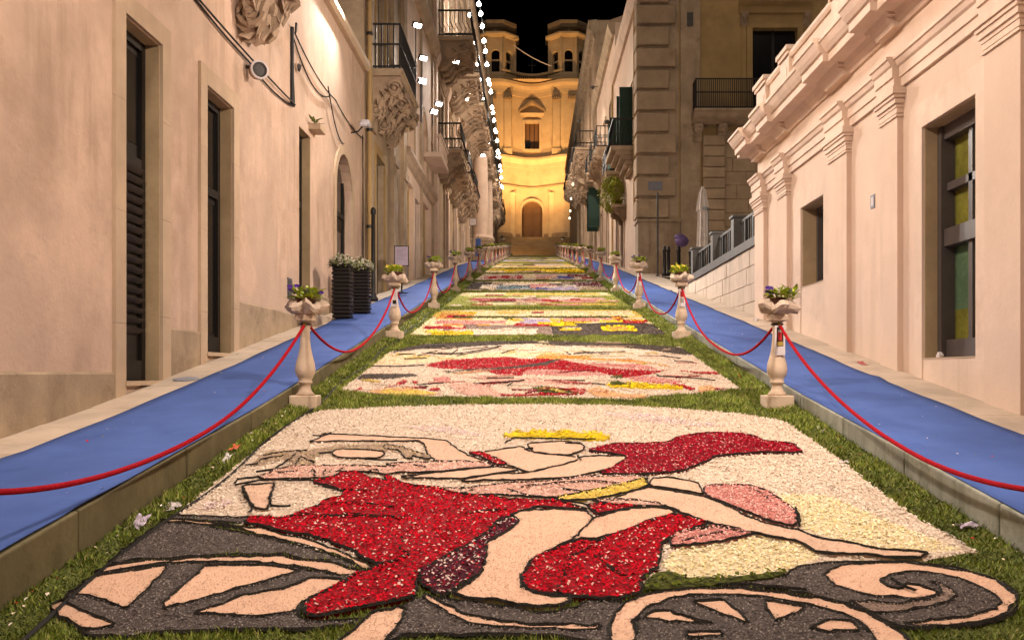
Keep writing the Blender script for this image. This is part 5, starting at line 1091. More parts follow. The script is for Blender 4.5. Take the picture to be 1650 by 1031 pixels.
PANEL_TWO=[
('white',0,[(-2.174,9.708),(-1.924,9.554),(-1.494,9.404),(-0.82,9.331),(-0.42,9.259),(-0.087,9.259),(0.439,9.259),(0.957,9.189),(1.183,9.404),(1.671,9.516),(2.167,9.787),(2.137,11.575),(2.105,13.377),(1.296,13.838),(-0.08,14.164),(-0.787,14.081),(-1.749,13.759),(-2.126,12.807),(-2.149,11.147)]),
('ivory',0,[(-2.105,12.673),(-1.235,12.411),(-0.543,12.807),(0.074,12.673),(-0.083,12.673),(0.278,12.673),(0.069,12.284),(-1.039,12.16),(-1.501,11.688),(-2.126,11.465),(-2.183,12.284)]),
('brown',0,[(-2.105,12.673),(-2.024,13.23),(-1.749,13.759),(-0.787,14.081),(-0.08,14.164),(1.296,13.838),(2.105,13.377),(2.139,12.411),(1.666,12.945),(1.059,13.377),(0.495,13.527),(-0.081,13.759),(-0.76,13.527),(-1.309,13.23),(-1.761,13.086)]),
('brown',0,[(-2.14,10.377),(-2.139,10.845),(-1.523,10.845),(-1.452,10.653),(-1.793,10.422)]),
('brown',0,[(1.666,12.945),(2.068,13.158),(2.116,12.475),(1.878,12.541)]),
('red',0,[(-1.474,11.465),(-1.28,11.979),(-0.866,12.16),(-0.437,12.284),(-0.174,12.039),(0.068,12.222),(0.34,11.919),(0.875,11.251),(1.485,11.044),(1.642,11.251),(1.379,10.845),(0.985,10.468),(0.693,10.944),(-0.085,11.198),(-0.241,10.653),(-0.468,10.653),(-0.723,11.147),(-1.288,11.251)]),
('brown',0,[(-1.235,11.044),(-0.729,11.251),(-0.332,11.411),(0.062,11.802),(0.376,12.411),(0.383,12.16),(0.168,11.802),(0.074,11.487),(-0.64,11.065),(-1.093,10.865)]),
('orange',0,[(-0.03,12.411),(0.36,12.475),(0.694,12.16),(1.2,12.039),(1.561,11.575),(1.722,11.251),(1.414,11.711),(0.931,11.896),(0.346,12.075),(-0.083,12.136)]),
('pink',0,[(0.54,11.861),(0.821,11.575),(1.321,11.631),(1.476,11.095),(1.195,11.251),(0.819,11.357)]),
('pink',0,[(-0.085,11.095),(0.386,11.044),(0.862,10.748),(0.369,10.653),(-0.085,10.748),(-0.228,10.845),(-0.168,11.095)]),
('pinkpale',0,[(-0.983,10.653),(-0.463,10.513),(0.044,10.468),(-0.086,10.289),(0.357,10.377),(0.555,10.031),(-0.086,10.031),(-0.453,10.202)]),
('pink',0,[(0.985,10.468),(1.277,10.653),(1.654,10.202),(1.358,10.158),(1.152,10.245)]),
('red',0,[(-0.06,9.478),(0.05,9.63),(0.331,9.787),(0.498,9.787),(0.421,9.404),(-0.087,9.331)]),
('red',0,[(1.146,10.202),(1.56,10.073),(1.68,9.787),(1.603,9.669),(1.475,9.99)]),
('red',0,[(1.689,11.044),(1.937,10.944),(2.139,10.944),(2.13,10.748),(1.841,10.845)]),
('red',0,[(1.827,9.827),(2.027,9.787),(1.685,9.592),(1.693,9.708)]),
('red',0,[(-2.034,9.63),(-1.969,9.867),(-1.925,9.708),(-1.992,9.554)]),
('red',0,[(-1.857,9.708),(-1.638,9.99),(-1.588,10.333),(-1.523,10.289),(-1.536,10.073),(-1.731,9.867)]),
('red',0,[(-1.485,10.333),(-1.395,10.202),(-1.416,10.031)]),
('red',0,[(-1.236,9.708),(-1.138,9.827),(-1.084,9.708),(-1.172,9.63)]),
('red',0,[(-0.936,9.747),(-0.907,9.908),(-0.778,9.669),(-0.901,9.669)]),
('red',0,[(-0.649,9.827),(-0.559,9.99),(-0.577,9.787),(-0.425,9.404),(0.03,9.441),(-0.087,9.331),(-0.423,9.331)]),
('yellow',0,[(0.712,10.031),(1.001,10.202),(1.339,10.031),(1.568,9.867),(1.5,9.708),(1.026,9.787),(0.779,9.827)]),
('moss',0,[(0.8,10.56),(0.979,10.7),(0.926,10.468)]),
('moss',0,[(0.744,10.073),(0.85,10.289),(1.026,10.031),(0.819,9.948)]),
('peach',0,[(0.474,9.63),(0.615,9.867),(0.686,9.708),(0.848,9.404),(1.116,9.404),(1.023,9.189),(0.834,9.259),(0.573,9.295)]),
('peach',0,[(-1.856,9.554),(-1.69,9.787),(-1.412,9.787),(-1.245,9.554),(-1.03,9.441),(-1.489,9.368)]),
('gold',0,[(-1.741,9.516),(-1.65,9.708),(-1.522,9.592),(-1.341,9.669),(-1.07,9.441),(-1.491,9.382)]),
('pink',0,[(-1.265,10.468),(-1.095,10.56),(-1.03,10.333),(-1.173,10.158)]),
('pinkpale',0,[(-1.06,10.031),(-0.737,10.116),(-0.518,9.708),(-0.421,9.295),(-0.826,9.404)]),
('moss',0,[(-0.105,9.787),(-0.016,9.867),(0.255,9.63),(0.409,9.441),(0.182,9.478),(-0.077,9.554)]),
('gold',0,[(-0.045,9.787),(0.08,9.747),(0.292,9.516),(0.158,9.554)]),
('peach',0,[(1.708,9.867),(1.893,9.948),(1.857,9.63),(1.678,9.554)])]
LINES_TWO=[
[(-2.139,11.357),(-1.776,11.304),(-1.467,11.411)],
[(-1.235,12.411),(-0.907,12.807),(-0.562,13.377)],
[(-1.136,12.284),(-0.645,13.086),(-0.562,13.377)],
[(-0.534,12.541),(-0.311,13.086)],
[(-1.685,13.23),(-1.399,13.377)],
[(-1.531,12.541),(-1.235,12.411),(-1.173,12.945)],
[(-1.94,12.411),(-1.737,12.475)],
[(-1.808,11.979),(-1.508,12.039)],
[(-1.677,12.284),(-1.453,12.807)],
[(-0.76,10.031),(-0.45,10.116),(-0.192,10.245)],
[(-0.371,9.867),(-0.308,10.202),(-0.192,10.271)],
[(-0.636,10.377),(-0.312,10.422)],
[(0.368,12.673),(0.429,12.411)],
[(1.368,10.653),(1.409,10.513),(1.7,10.468),(1.982,10.245)],
[(0.609,12.807),(0.728,12.411)],
[(0.034,13.527),(0.489,13.377)],
[(1.663,12.284),(1.884,12.039)],
[(1.761,11.802),(1.992,11.688)],
[(-1.099,12.945),(-0.745,13.23)],
[(-1.412,12.945),(-1.259,13.086)],
[(0.133,10.245),(0.495,10.219)],
[(-1.377,9.948),(-1.092,10.073)],
[(0.57,10.031),(0.705,9.948)]]

PLANS = []      # (y0, y1, polys) of what is laid on the street, so that the grass keeps clear
P1 = flower_carpet('largest nearest flower carpet showing a crowned figure in red with chariot wheels', PANEL_ONE, LINES_ONE, (0, 6.2, zs(6.2)))
_rd = random.Random(21)
_o2 = PANEL_TWO[0][2]; _n = 0
while _n < 80:     # short strokes of petals and dark grain across the second carpet
    _x, _y = _rd.uniform(-2.1, 2.1), _rd.uniform(9.5, 13.9)
    if not inpoly(np.array([_x]), np.array([_y]), _o2)[0]: continue
    if inpoly(np.array([_x]), np.array([_y]), PANEL_TWO[5][2])[0]: continue
    _f = (_y - 9.4) / 4.5; _l = _rd.uniform(.15, .55); _w = _rd.uniform(.012, .035) * (1.6 if _rd.random() < .25 else 1); _a = _rd.gauss(.1, .35); _n += 1
    _k = _rd.choice(['brown', 'brown', 'white', 'ivory', 'taupe', 'gold'] if _f > .55 else ['red', 'pink', 'white', 'pinkpale', 'darkred', 'white', 'peach', 'gold', 'brown'])
    _c, _s = math.cos(_a), math.sin(_a)
    _p = [(_x + u * _l * _c - v * _w * _s, _y + u * _l * _s + v * _w * _c) for u, v in ((-.5, 0), (-.2, .5), (.2, .4), (.5, 0), (.15, -.5), (-.25, -.4))]
    if all(inpoly(np.array([q[0] for q in _p]), np.array([q[1] for q in _p]), _o2)): PANEL_TWO.append((_k, 0, _p))
P2 = flower_carpet('second flower carpet from the front, red and pink flowing shapes on white', PANEL_TWO, LINES_TWO, (0, 11.5, zs(11.5)), amp=.006, lw=.012, size=1.05)
def wob(x0, x1, y0, y1, rd, n=5, am=.5):
    h = (y1 - y0) * .18 * am; w = (x1 - x0) * .06 * am
    p = [(x0 + (x1 - x0) * k / n, y0 + rd.uniform(-h, h)) for k in range(n + 1)] + [(x1 + rd.uniform(-w, w), (y0 + y1) / 2)]
    return p + [(x1 - (x1 - x0) * k / n, y1 + rd.uniform(-h, h)) for k in range(n + 1)] + [(x0 + rd.uniform(-w, w), (y0 + y1) / 2)]
SPEC = {  # per carpet: base kind, then (kind, u0, u1, v0, v1) patches
 3: ('ivory', [('gold', 0, 1, .66, 1), ('ivory', .12, .98, .7, .97), ('orange', .03, .2, .55, .85), ('red', .07, .16, .62, .75), ('mixed', .1, .62, 0, .38), ('white', .15, .5, .03, .2), ('pink', .05, .36, .38, .52), ('red', .02, .2, .2, .3), ('yellow', .08, .24, 0, .12), ('lavender', .42, .62, .4, .6), ('white', .45, .6, .55, .66), ('brown', .56, 1, 0, .42), ('yellow', .5, .66, .3, .44), ('yellow', .56, .74, .42, .56), ('pink', .62, .88, .46, .6), ('red', .84, .99, .44, .54), ('yellow', .76, .9, .12, .3), ('orange', .79, .87, .16, .26), ('red', .4, .55, .3, .36), ('moss', .1, .9, .62, .67)]),
 4: ('lime', [('ivory', .02, .98, .75, 1), ('gold', .3, .9, .8, .95), ('pinkpale', .12, .9, .3, .6), ('darkred', .12, .38, .32, .52), ('wine', .36, .5, .45, .6), ('pink', .44, .54, .3, .5), ('red', .53, .63, .28, .48), ('white', .58, .75, .45, .66), ('pink', .66, .85, .25, .45), ('red', .7, .76, .4, .5), ('ivory', .16, .5, .1, .25), ('gold', .55, .95, .08, .2), ('white', .42, .5, .6, .7), ('pink', .8, .97, .3, .4)]),
 5: ('taupe', [('brown', 0, .16, .1, .9), ('white', .1, .24, .2, .6), ('teal', .22, .5, .1, .55), ('white', .25, .45, .5, .75), ('pink', .46, .66, .2, .7), ('lavender', .55, .8, .05, .4), ('blue', .5, .58, .1, .3), ('white', .7, .9, .35, .6), ('wine', .8, 1, .4, .9), ('ivory', .3, .7, .75, .9), ('grey', .6, .8, .55, .75)]),
 6: ('white', [('pink', .05, .4, .15, .6), ('red', .1, .16, .2, .6), ('red', .2, .27, .3, .7), ('red', .34, .38, .2, .7), ('ivory', .4, .55, .4, .9), ('pinkpale', .5, .7, .4, .9), ('peach', .5, .62, .1, .35), ('blue', .7, .84, .25, .6), ('lavender', .66, .8, .1, .25), ('wine', .8, .98, .45, .9), ('red', .9, 1, .15, .4), ('brown', .5, .62, 0, .12)]),
 7: ('gold', [('yellow', .1, .95, .4, .7), ('taupe', .3, .6, .1, .4), ('wine', .5, .56, .1, .5), ('yellow', .7, 1, .1, .5), ('ivory', .0, .2, .0, .4), ('moss', .1, .9, .75, .85)]),
 8: ('ivory', [('gold', .2, .9, .2, .5), ('peach', .4, .7, .5, .8), ('moss', .1, .5, .85, 1), ('white', .6, .9, .6, .9)]),
 9: ('gold', [('lavender', .5, .9, .3, .7), ('ivory', .05, .35, .3, .7), ('moss', .2, .7, .8, 1), ('brown', .35, .5, .1, .5)]),
 10: ('lime', [('taupe', .4, .9, .4, .7), ('gold', .1, .4, .3, .6), ('moss', .1, .9, 0, .2)])}
for k in range(3, 18):
    y0 = 14.85 + 5.72 * (k - 3); y1 = y0 + 4.85; rd = random.Random(k * 13); hw = 2.14
    base, pat = SPEC[k] if k in SPEC else (rd.choice(['white', 'lavender', 'ivory', 'lime']), [(rd.choice(['lavender', 'moss', 'gold', 'brown', 'white', 'pink', 'wine']), u, u + rd.uniform(.1, .4), v, v + rd.uniform(.15, .3)) for u, v in [(rd.uniform(0, .7), rd.uniform(0, .7)) for _ in range(9)]])
    regs = [(base, 0, [(-hw, y0), (-hw * .5, y0 - .04), (0, y0), (hw * .5, y0 + .05), (hw, y0), (hw - .03, (y0 + y1) / 2), (hw - .08, y1), (0, y1 + .03), (-hw + .06, y1)])]
    for (kd, u0, u1, v0, v1) in pat: regs.append((kd, 1 if k < 6 and rd.random() < .35 else 0, wob(-hw + 2 * hw * u0, -hw + 2 * hw * min(1, u1), y0 + (y1 - y0) * v0, y0 + (y1 - y0) * min(1, v1), rd)))
    if k < 9:
        for _ in range(26 if k < 6 else 12):      # small strokes of other flowers
            u, v = rd.uniform(.03, .9), rd.uniform(.05, .92); kd = rd.choice([p[0] for p in pat] + ['white', 'brown'])
            regs.append((kd, 0, wob(-hw + 2 * hw * u, -hw + 2 * hw * min(.98, u + rd.uniform(.03, .12)), y0 + (y1 - y0) * v, y0 + (y1 - y0) * min(.97, v + rd.uniform(.02, .06)), rd)))
    od = {3: 'third', 4: 'fourth', 5: 'fifth', 6: 'sixth', 7: 'seventh', 8: 'eighth', 9: 'ninth', 10: 'tenth', 11: 'eleventh', 12: 'twelfth', 13: 'thirteenth', 14: 'fourteenth', 15: 'fifteenth', 16: 'sixteenth', 17: 'seventeenth'}[k]
    desc = {3: 'pale yellow with a dark lower right corner', 4: 'yellow green with a magenta middle', 5: 'grey with teal and pink', 6: 'red and white with a blue patch', 7: 'golden yellow'}.get(k, 'seen edge on far up the street')
    flower_carpet('%s flower carpet from the front, %s' % (od, desc), regs, [], (0, (y0 + y1) / 2, zs(y0)), step=.12, amp=.012, size=1.6 if k < 5 else 3.0, dens=.9, petals=k < 9, lw=.016)

# ------------------------------------------------------------------ grass laid round the carpets
def grass():
    V, F, C = [], [], []
    ys = [1.5 + .25 * k for k in range(406)]; nx = 14; gx = [-2.447, -2.35, -2.24] + [-1.8 + .45 * k for k in range(9)] + [2.24, 2.35, 2.447]
    for y in ys:
        for i in range(nx + 1): V.append((gx[i], y, zs(y) + .004 + rng.uniform(0, .004) + (.036 if i in (0, nx) else .014 if i in (1, nx - 1) else -.003)))
    for j in range(len(ys) - 1):
        for i in range(nx): o = j * (nx + 1) + i; F.append((o, o + 1, o + nx + 2, o + nx + 1))
    C = np.tile(np.array((.075, .09, .016)), (len(V), 1)) * rng.uniform(.6, 1.4, (len(V), 1))
    n1, n2 = 420000, 170000
    px = np.concatenate([rng.uniform(-2.44, 2.44, n1), rng.uniform(-2.44, 2.44, n2)]); py = np.concatenate([3.0 + 12.2 * rng.random(n1) ** 1.25, rng.uniform(15, 46, n2)])
    cov = np.zeros(len(px), bool)
    for p in P1 + P2[:1]: cov |= inpoly(px, py, p)
    kk = np.floor((py - 14.85) / 5.72); fr_ = (py - 14.85) - kk * 5.72; cov |= (py > 14.8) & (fr_ < 4.85) & (np.abs(px) < 2.13)
    gap = np.abs(px + 2.24 - .03 * np.sin(py * 2.3)) < .022      # a bare seam between two turf strips on the left
    cov |= gap & (rng.random(len(px)) < .93)
    px, py = px[~cov], py[~cov]; n = len(px)
    far = np.clip((py - 3) / 14, 0, 1.6); h = rng.uniform(.010, .030, n) * (1 + far * .7); w = rng.uniform(.0025, .005, n) * (1 + far * 2.2); a = rng.uniform(0, 6.283, n); le = rng.uniform(.2, 1.2, n) * h; b = rng.uniform(0, 6.283, n)
    cl = np.sin(px * 9 + 3 * np.sin(py * 4)) * np.sin(py * 7.3 + 2 * np.sin(px * 6)); h = h * (1 + .45 * cl)
    z = zsv(py) + .004 + np.clip((np.abs(px) - 2.24) / .2, 0, 1) * .045; B = np.zeros((n, 3, 3))
    B[:, 0] = np.stack([px - w * np.cos(a), py - w * np.sin(a), z], 1); B[:, 1] = np.stack([px + w * np.cos(a), py + w * np.sin(a), z], 1); B[:, 2] = np.stack([px + le * np.cos(b), py + le * np.sin(b), z + h], 1)
    pal = np.array([(.16, .215, .028), (.21, .26, .038), (.12, .17, .022), (.27, .285, .06), (.10, .13, .02), (.29, .27, .09)])
    cc = pal[rng.integers(0, 6, n)] * (1 + .35 * cl[:, None]) * rng.uniform(.75, 1.2, (n, 1))
    f = (np.arange(n * 3).reshape(-1, 3) + len(V)).tolist()
    o = petals_mesh('grass', V + [tuple(v) for v in B.reshape(-1, 3)], F + [tuple(q) for q in f], np.concatenate([C, np.repeat(cc, 3, axis=0)]), M_GRASS, None, 'stuff')
    tag(o, 'mown olive green turf laid around the flower carpets', 'grass')
grass()

n = 420; side = rng.choice([-1, 1], n); py = 3.5 + 20 * rng.random(n) ** 1.6; px = side * np.where(rng.random(n) < .45, rng.uniform(2.5, 3.9, n), rng.uniform(2.28, 2.44, n))
hz = np.array([(hl(b) if a < 0 else hr(b)) + .014 if abs(a) > 2.46 else .05 for a, b in zip(px, py)])
pv, pf, pcl = scatter(px, py, zsv(py) + hz, .022, np.array([(.72, .6, .5), (.7, .55, .4), (.5, .02, .03), (.75, .68, .6), (.16, .2, .03)])[rng.integers(0, 5, n)], .4)
tag(petals_mesh('stray_petals', [tuple(v) for v in pv], [tuple(f) for f in pf], pcl, M_PETAL, None, 'stuff'), 'stray petals and bits scattered over the pavements and turf edges', 'petals')

# ------------------------------------------------------------------ baluster posts, flower pots and ropes
ORD = ['zeroth', 'first', 'second', 'third', 'fourth', 'fifth', 'sixth', 'seventh', 'eighth', 'ninth', 'tenth', 'eleventh', 'twelfth', 'thirteenth', 'fourteenth', 'fifteenth', 'sixteenth']
PY = [8.79 + 5.7 * (k - 1) for k in range(16)]; PX = {-1: -2.31, 1: 2.295}
proto = thing('baluster_post', 'p', 'post', (0, 0, 0), 'baluster posts along the kerbs')
mb = MB(); mb.box(-.132, .132, -.132, .132, -.02, .115); o = mb.build('base', M_BAL, proto); bv = o.modifiers.new('b', 'BEVEL'); bv.width = .01; bv.segments = 2
mb = MB(); mb.lathe(0, 0, [(.085, .116), (.088, .13), (.06, .16), (.048, .20), (.052, .225), (.068, .235), (.068, .25), (.058, .262), (.075, .29), (.094, .33), (.098, .37), (.09, .43), (.070, .50), (.054, .58), (.045, .68), (.042, .76), (.044, .77), (.052, .785), (.045, .80), (.046, .82), (.062, .835)], 20); mb.build('shaft', M_BAL, proto, True)
mb = MB(); mb.box(-.088, .088, -.088, .088, .836, .90); o = mb.build('cap', M_BAL, proto); bv = o.modifiers.new('b', 'BEVEL'); bv.width = .012; bv.segments = 2
mb = MB(); mb.lathe(0, 0, [(.056, .80), (.062, .80), (.062, .815), (.056, .815)], 12); mb.build('rope_ring', M_IRON, proto)
M_YELLOWFL = mat('yellow_blossom', (.55, .42, .04), .7, .3, 30, .05, 60)
M_BRASS = mat('brass_hook', (.35, .22, .08), .35, .2, 20, 0, metal=.9)
def pot(seed, fl, tilt):
    rd = random.Random(seed); p = thing('flower_pot', 'p', 'flower pot', (0, 0, 0), 'flower pots on the posts')
    mb = MB(); seg = 28; rows = [(.085, 0), (.11, .015), (.165, .04), (.185, .075), (.165, .115), (.12, .125)]      # gathered burlap with a drooping brim
    for r, z in rows:
        for i in range(seg):
            a = 2 * math.pi * i / seg; k = 1 + (.17 * math.sin(a * 5 + seed) + .10 * math.sin(a * 9 + 2 * seed) + rd.uniform(-.05, .05)) * (r > .1)
            mb.v.append((r * k * math.cos(a), r * k * math.sin(a), z + (.025 * math.sin(a * 4 + seed * 2) + .015 * math.sin(a * 7)) * (z > .03)))
    for j in range(len(rows) - 1):
        for i in range(seg): ii = (i + 1) % seg; mb.f.append((j * seg + i, j * seg + ii, (j + 1) * seg + ii, (j + 1) * seg + i))
    mb.f.append(tuple(range(seg - 1, -1, -1))); mb.build('burlap_wrap', M_BURLAP, p)
    mb = MB(); mb.lathe(.02 * tilt, 0, [(.07, .05), (.098, .15), (.105, .152), (.105, .165), (.09, .165), (.088, .14), (.001, .139)], 18); mb.build('pot', M_POT, p)
    mb = MB()
    for k in range(150):
        a = rd.uniform(0, 6.28); e = rd.random() ** .5; q = (e * .13 * math.cos(a) - .04 * tilt, e * .13 * math.sin(a), .15 + rd.uniform(-.01, .10) * (1.2 - e * .5))
        mb.leaf(q, (math.cos(a) * e + rd.gauss(0, .5), math.sin(a) * e + rd.gauss(0, .5), rd.uniform(-.05, .9)), (0, 0, 1), rd.uniform(.05, .10), rd.uniform(.03, .055))
    mb.build('leaves', M_LEAF, p)
    mb = MB()
    for k in range(fl[0]):
        a = rd.uniform(0, 6.28); r = rd.uniform(.05, .17); c = Vector((r * math.cos(a), r * math.sin(a), .20 + rd.uniform(0, .07)))
        for j in range(5): g = j * 1.256 + a; mb.leaf(c, (math.cos(g), math.sin(g) * .6, .5 + .6 * math.sin(g)), (0, -1, .3), .034, .036)
    mb.build('blossoms', fl[1], p)
    return p
POTS = [pot(1, (13, M_VIOLET), 0), pot(2, (14, M_MAGENTA), .5), pot(3, (9, M_VIOLET), -1), pot(4, (8, M_YELLOWFL), .6), pot(5, (10, M_VIOLET), 1)]
for side, nm in ((-1, 'left'), (1, 'right')):
    for k, y in enumerate(PY):
        x = PX[side]; z = zs(y) + .01; rd = random.Random(k * 2 + side)
        where = 'on the %s kerb' % nm
        lab = ('cream stone baluster post beside the camera on the %s, out of view' % nm) if k == 0 else '%s cream stone baluster post from the front along the %s kerb' % (ORD[k], nm)
        copy_tree(proto, (x + rd.uniform(-.012, .012), y, z), rd.uniform(-.09, .09), lab)
        pi = (0, 1, 3, 2, 0, 3)[k % 6] if side < 0 else (4, 2, 3, 0, 4, 3)[k % 6]
        if side < 0 and k == 1: pi = 0
        if side > 0 and k == 1: pi = 2
        lab = 'leafy plant in burlap wrapped pot on the %s baluster from the front at %s' % (ORD[k] if k else 'nearest unseen', nm)
        copy_tree(POTS[pi], (x, y, z + .90), rd.uniform(-.4, .4) + (0 if k < 3 else rd.uniform(0, 6)), lab)
        if k < len(PY) - 1:
            ya, yb = y + .055, PY[k + 1] - .055; sag = (.46 if side < 0 else .50) if k == 0 else .60 + rd.uniform(-.06, .06); n = 40 if k < 4 else 16; mb = MB(); pts = []
            for i in range(n + 1):
                s = i / n; yy = ya + (yb - ya) * s; pts.append((x + .015 * math.sin(s * math.pi) * side, yy, zs(ya) + (zs(yb) - zs(ya)) * s + .822 - sag * (1 - (abs(2 * s - 1)) ** 2.2) + .012 * math.sin(s * 9 + k * 2 + side) * math.sin(s * math.pi)))
            mb.tube(pts, .0145, 10 if k < 4 else 6)
            o = mb.build('rope', M_ROPE, None, True)
            if k < 5:
                for q0, q1 in ((pts[0], pts[1]), (pts[-1], pts[-2])):
                    a, b = Vector(q0), Vector(q1); hk = MB(); hk.tube([a - (b - a).normalized() * .015, a + (b - a).normalized() * .05], .019, 8); hk.build('rope_end', M_BRASS, o)
            tag(o, 'red rope on the %s hanging between the %s' % (nm, 'camera and the first baluster' if k == 0 else '%s and %s balusters' % (ORD[k], ORD[k + 1])), 'rope', 'red ropes along the kerbs')
for p in POTS + [proto]:
    for c in list(p.children): bpy.data.objects.remove(c)
    bpy.data.objects.remove(p)
# small picture cards tied to some posts
def card(side, k, cols, lab):
    y = PY[k]; t = thing('picture_card', lab, 'card', (PX[side], y - .07, zs(y) + .66)); F_ = Fr('F', y - .078); x = PX[side]; z = zs(y)
    mb = MB(); mb.fb(F_, x - .05, x + .05, z + .515, z + .80, 0, .006); mb.build('board', M_WHITEPAPER, t)
    for j, (c, u0, u1, v0, v1) in enumerate(cols):
        mb = MB(); mb.fb(F_, x + u0, x + u1, z + v0, z + v1, .006, .0075 + j * .0006); mb.build('print', c, t)
M_CARDRED = mat('card_red', (.4, .02, .02), .6, .2, 30, 0); M_CARDYEL = mat('card_yellow', (.4, .27, .05), .6, .2, 30, 0)
card(1, 1, [(M_DARKWOOD, -.032, .032, .60, .785), (M_CARDRED, -.022, .018, .655, .74), (M_CANVAS, -.016, .012, .735, .765), (M_CARDYEL, -.028, .028, .605, .645)], 'narrow picture card on the first right baluster from the front')
card(1, 2, [(M_CARDRED, -.03, .03, .67, .76), (M_CANVAS, -.03, .03, .58, .65)], 'narrow picture card on the second right baluster from the front')
card(-1, 2, [(M_DARKWOOD, -.03, .03, .56, .62)], 'narrow white card on the second left baluster from the front')
card(1, 3, [(M_CARDRED, -.03, .03, .62, .72)], 'narrow picture card on the third right baluster from the front')

# ------------------------------------------------------------------ street furniture
def planter(x, y, h, w, lab, seed):
    z = zs(y) + hl(y) + .012; t = thing('tall_planter', lab, 'planter', (x, y, z), 'planters by the arched doorway'); rd = random.Random(seed)
    n = 14
    mb = MB(); mb.box(x - w * .42, x + w * .42, y - w * .42, y + w * .42, z, z + h - .02); mb.build('liner', M_WICKER, t)
    for k in range(n):
        mb = MB(); z0 = z + h * k / n; s = w / 2 + (.008 if k % 2 else 0); mb.box(x - s, x + s, y - s, y + s, z0 + .006, z0 + h / n - .006); o = mb.build('wicker_band', M_WICKER, t); o.modifiers.new('b', 'BEVEL').width = .012
    mb = MB(); mf = MB()
    for k in range(420):
        g, e = rd.uniform(0, 6.28), rd.random() ** .45; el = rd.random(); p = (x + math.cos(g) * e * w * .72, y + math.sin(g) * e * w * .72, z + h + .16 * (1 - e * e) * el + rd.uniform(-.08, .05))
        if rd.random() < .5: mb.leaf(p, (math.cos(g), math.sin(g), rd.uniform(-.8, .8)), (0, 0, 1), .07, .04)
        else: mf.blob((p[0], p[1], p[2] + .02), (.018, .018, .014), 5, 4, .2, rd)
    mb.build('leaves', M_BUSH, t); mf.build('blossoms', M_WHITEFL, t)
planter(-3.42, 15.75, .95, .31, 'nearer black wicker planter topped with white flowers by the left wall', 3)
planter(-3.28, 16.75, .86, .30, 'farther black wicker planter topped with white flowers by the left wall', 4)
y = 19.9; z = zs(y) + hl(y) + .01; mb = MB(); mb.lathe(-3.62, y, [(.11, 0), (.11, .05), (.07, .10), (.05, .2), (.045, 1.9), (.06, 1.92), (.06, 2.0), (.03, 2.06)], 12, z)
tag(mb.build('black_post', M_IRON, None, True), 'slender black iron post on the left pavement beyond the planters', 'post')
def signboard(x, y, w, h, zc, lab, m=M_BOARD, name='sign_board'):
    side = hl if x < 0 else hr; z = zs(y) + side(y) + .012; t = thing(name, lab, 'sign', (x, y, z))
    mb = MB(); mb.lathe(x, y + .03, [(.16, 0), (.16, .02), (.02, .03), (.016, zc - z)], 12, z); mb.build('stand', M_IRON, t)
    mb = MB(); mb.box(x - w / 2 - .02, x + w / 2 + .02, y - .005, y + .015, zc - h / 2 - .02, zc + h / 2 + .02); mb.build('frame', M_IRON, t)
    mb = MB(); mb.box(x - w / 2, x + w / 2, y - .011, y - .006, zc - h / 2, zc + h / 2); bd = mb.build('panel', m, t)
    mb = MB()
    for k in range(7): mb.box(x - w * .36, x + w * (.36 - .12 * (k % 3)), y - .0125, y - .0115, zc + h * (.34 - k * .09), zc + h * (.36 - k * .09))
    mb.build('print', M_PLATE, bd)
signboard(-3.33, 22.2, .32, .46, 4.58, 'pale lilac notice board on a stand on the left pavement')
signboard(-3.45, 50.5, .36, .36, 10.15, 'white sign on a pole by the palace columns', M_WHITEPAPER)
t = thing('banner', 'small blue and white banner below the far white sign', 'banner', (-3.2, 51.5, 8)); mb = MB(); mb.box(-3.35, -3.05, 51.4, 51.44, 8.35, 9.35); mb.build('cloth', M_BLUE, t); mb = MB(); mb.tube([(-3.2, 51.46, zs(51.5) + .2), (-3.2, 51.46, 9.5)], .02, 6); mb.build('pole', M_IRON, t)
# right side: sign pole, bollards, bin, folded parasol
def zr(y): return zs(y) + hr(y)
mb = MB(); mb.lathe(4.35, 32.0, [(.07, 0), (.07, .03), (.035, .05), (.035, 2.95), (.02, 2.98)], 10, zr(32)); mb.box(4.32, 4.38, 31.95, 32.05, zr(32) + 2.5, zr(32) + 2.95)
tag(mb.build('sign_pole', M_GREYMETAL), 'thin grey pole standing before the corner building plinth', 'pole')
for k, (x, y, lab) in enumerate(((4.55, 31.7, 'leftmost black bollard below the corner building'), (4.72, 31.9, 'middle black bollard below the corner building'), (4.98, 31.3, 'rightmost black bollard, under the purple bag'))):
    mb = MB(); mb.lathe(x, y, [(.09, 0), (.09, .1), (.06, .14), (.055, .85), (.075, .88), (.075, .92), (.05, .95), (.06, 1.0), (.03, 1.06)], 12, terr(y, x)); tag(mb.build('bollard', M_IRON, None, True), lab, 'bollard', 'bollards by the corner building')
mb = MB(); rd = random.Random(3); mb.blob((5.08, 31.2, terr(31.2, 5) + 1.22), (.24, .16, .20), 14, 9, .06, rd); mb.blob((5.02, 31.2, terr(31.2, 5) + 1.36), (.19, .12, .12), 12, 7, .08, rd); mb.tube([(4.98, 31.3, terr(31.2, 5) + 1.0), (5.0, 31.25, terr(31.2, 5) + 1.5)], .02, 6)
tag(mb.build('purple_bag', M_PURPLE), 'purple bag hung on the post by the terrace railing', 'bag')
t = thing('litter_bin', 'dark litter bin behind the terrace railing end', 'bin', (5.5, 30.6, terr(30.6, 5))); mb = MB(); mb.lathe(5.45, 30.6, [(.2, 0), (.24, .8), (.26, .82), (.2, .9), (.05, .95)], 14, terr(30.6, 5)); mb.build('body', M_IRON, t, True)
t = thing('folded_parasol', 'folded grey canvas parasol standing on the terrace', 'parasol', (5.0, 27, terr(27, 5)))
z = terr(27, 5); mb = MB(); mb.tube([(5.0, 27, z), (5.0, 27, z + 2.78)], .025, 8); mb.build('pole', M_GREYMETAL, t)
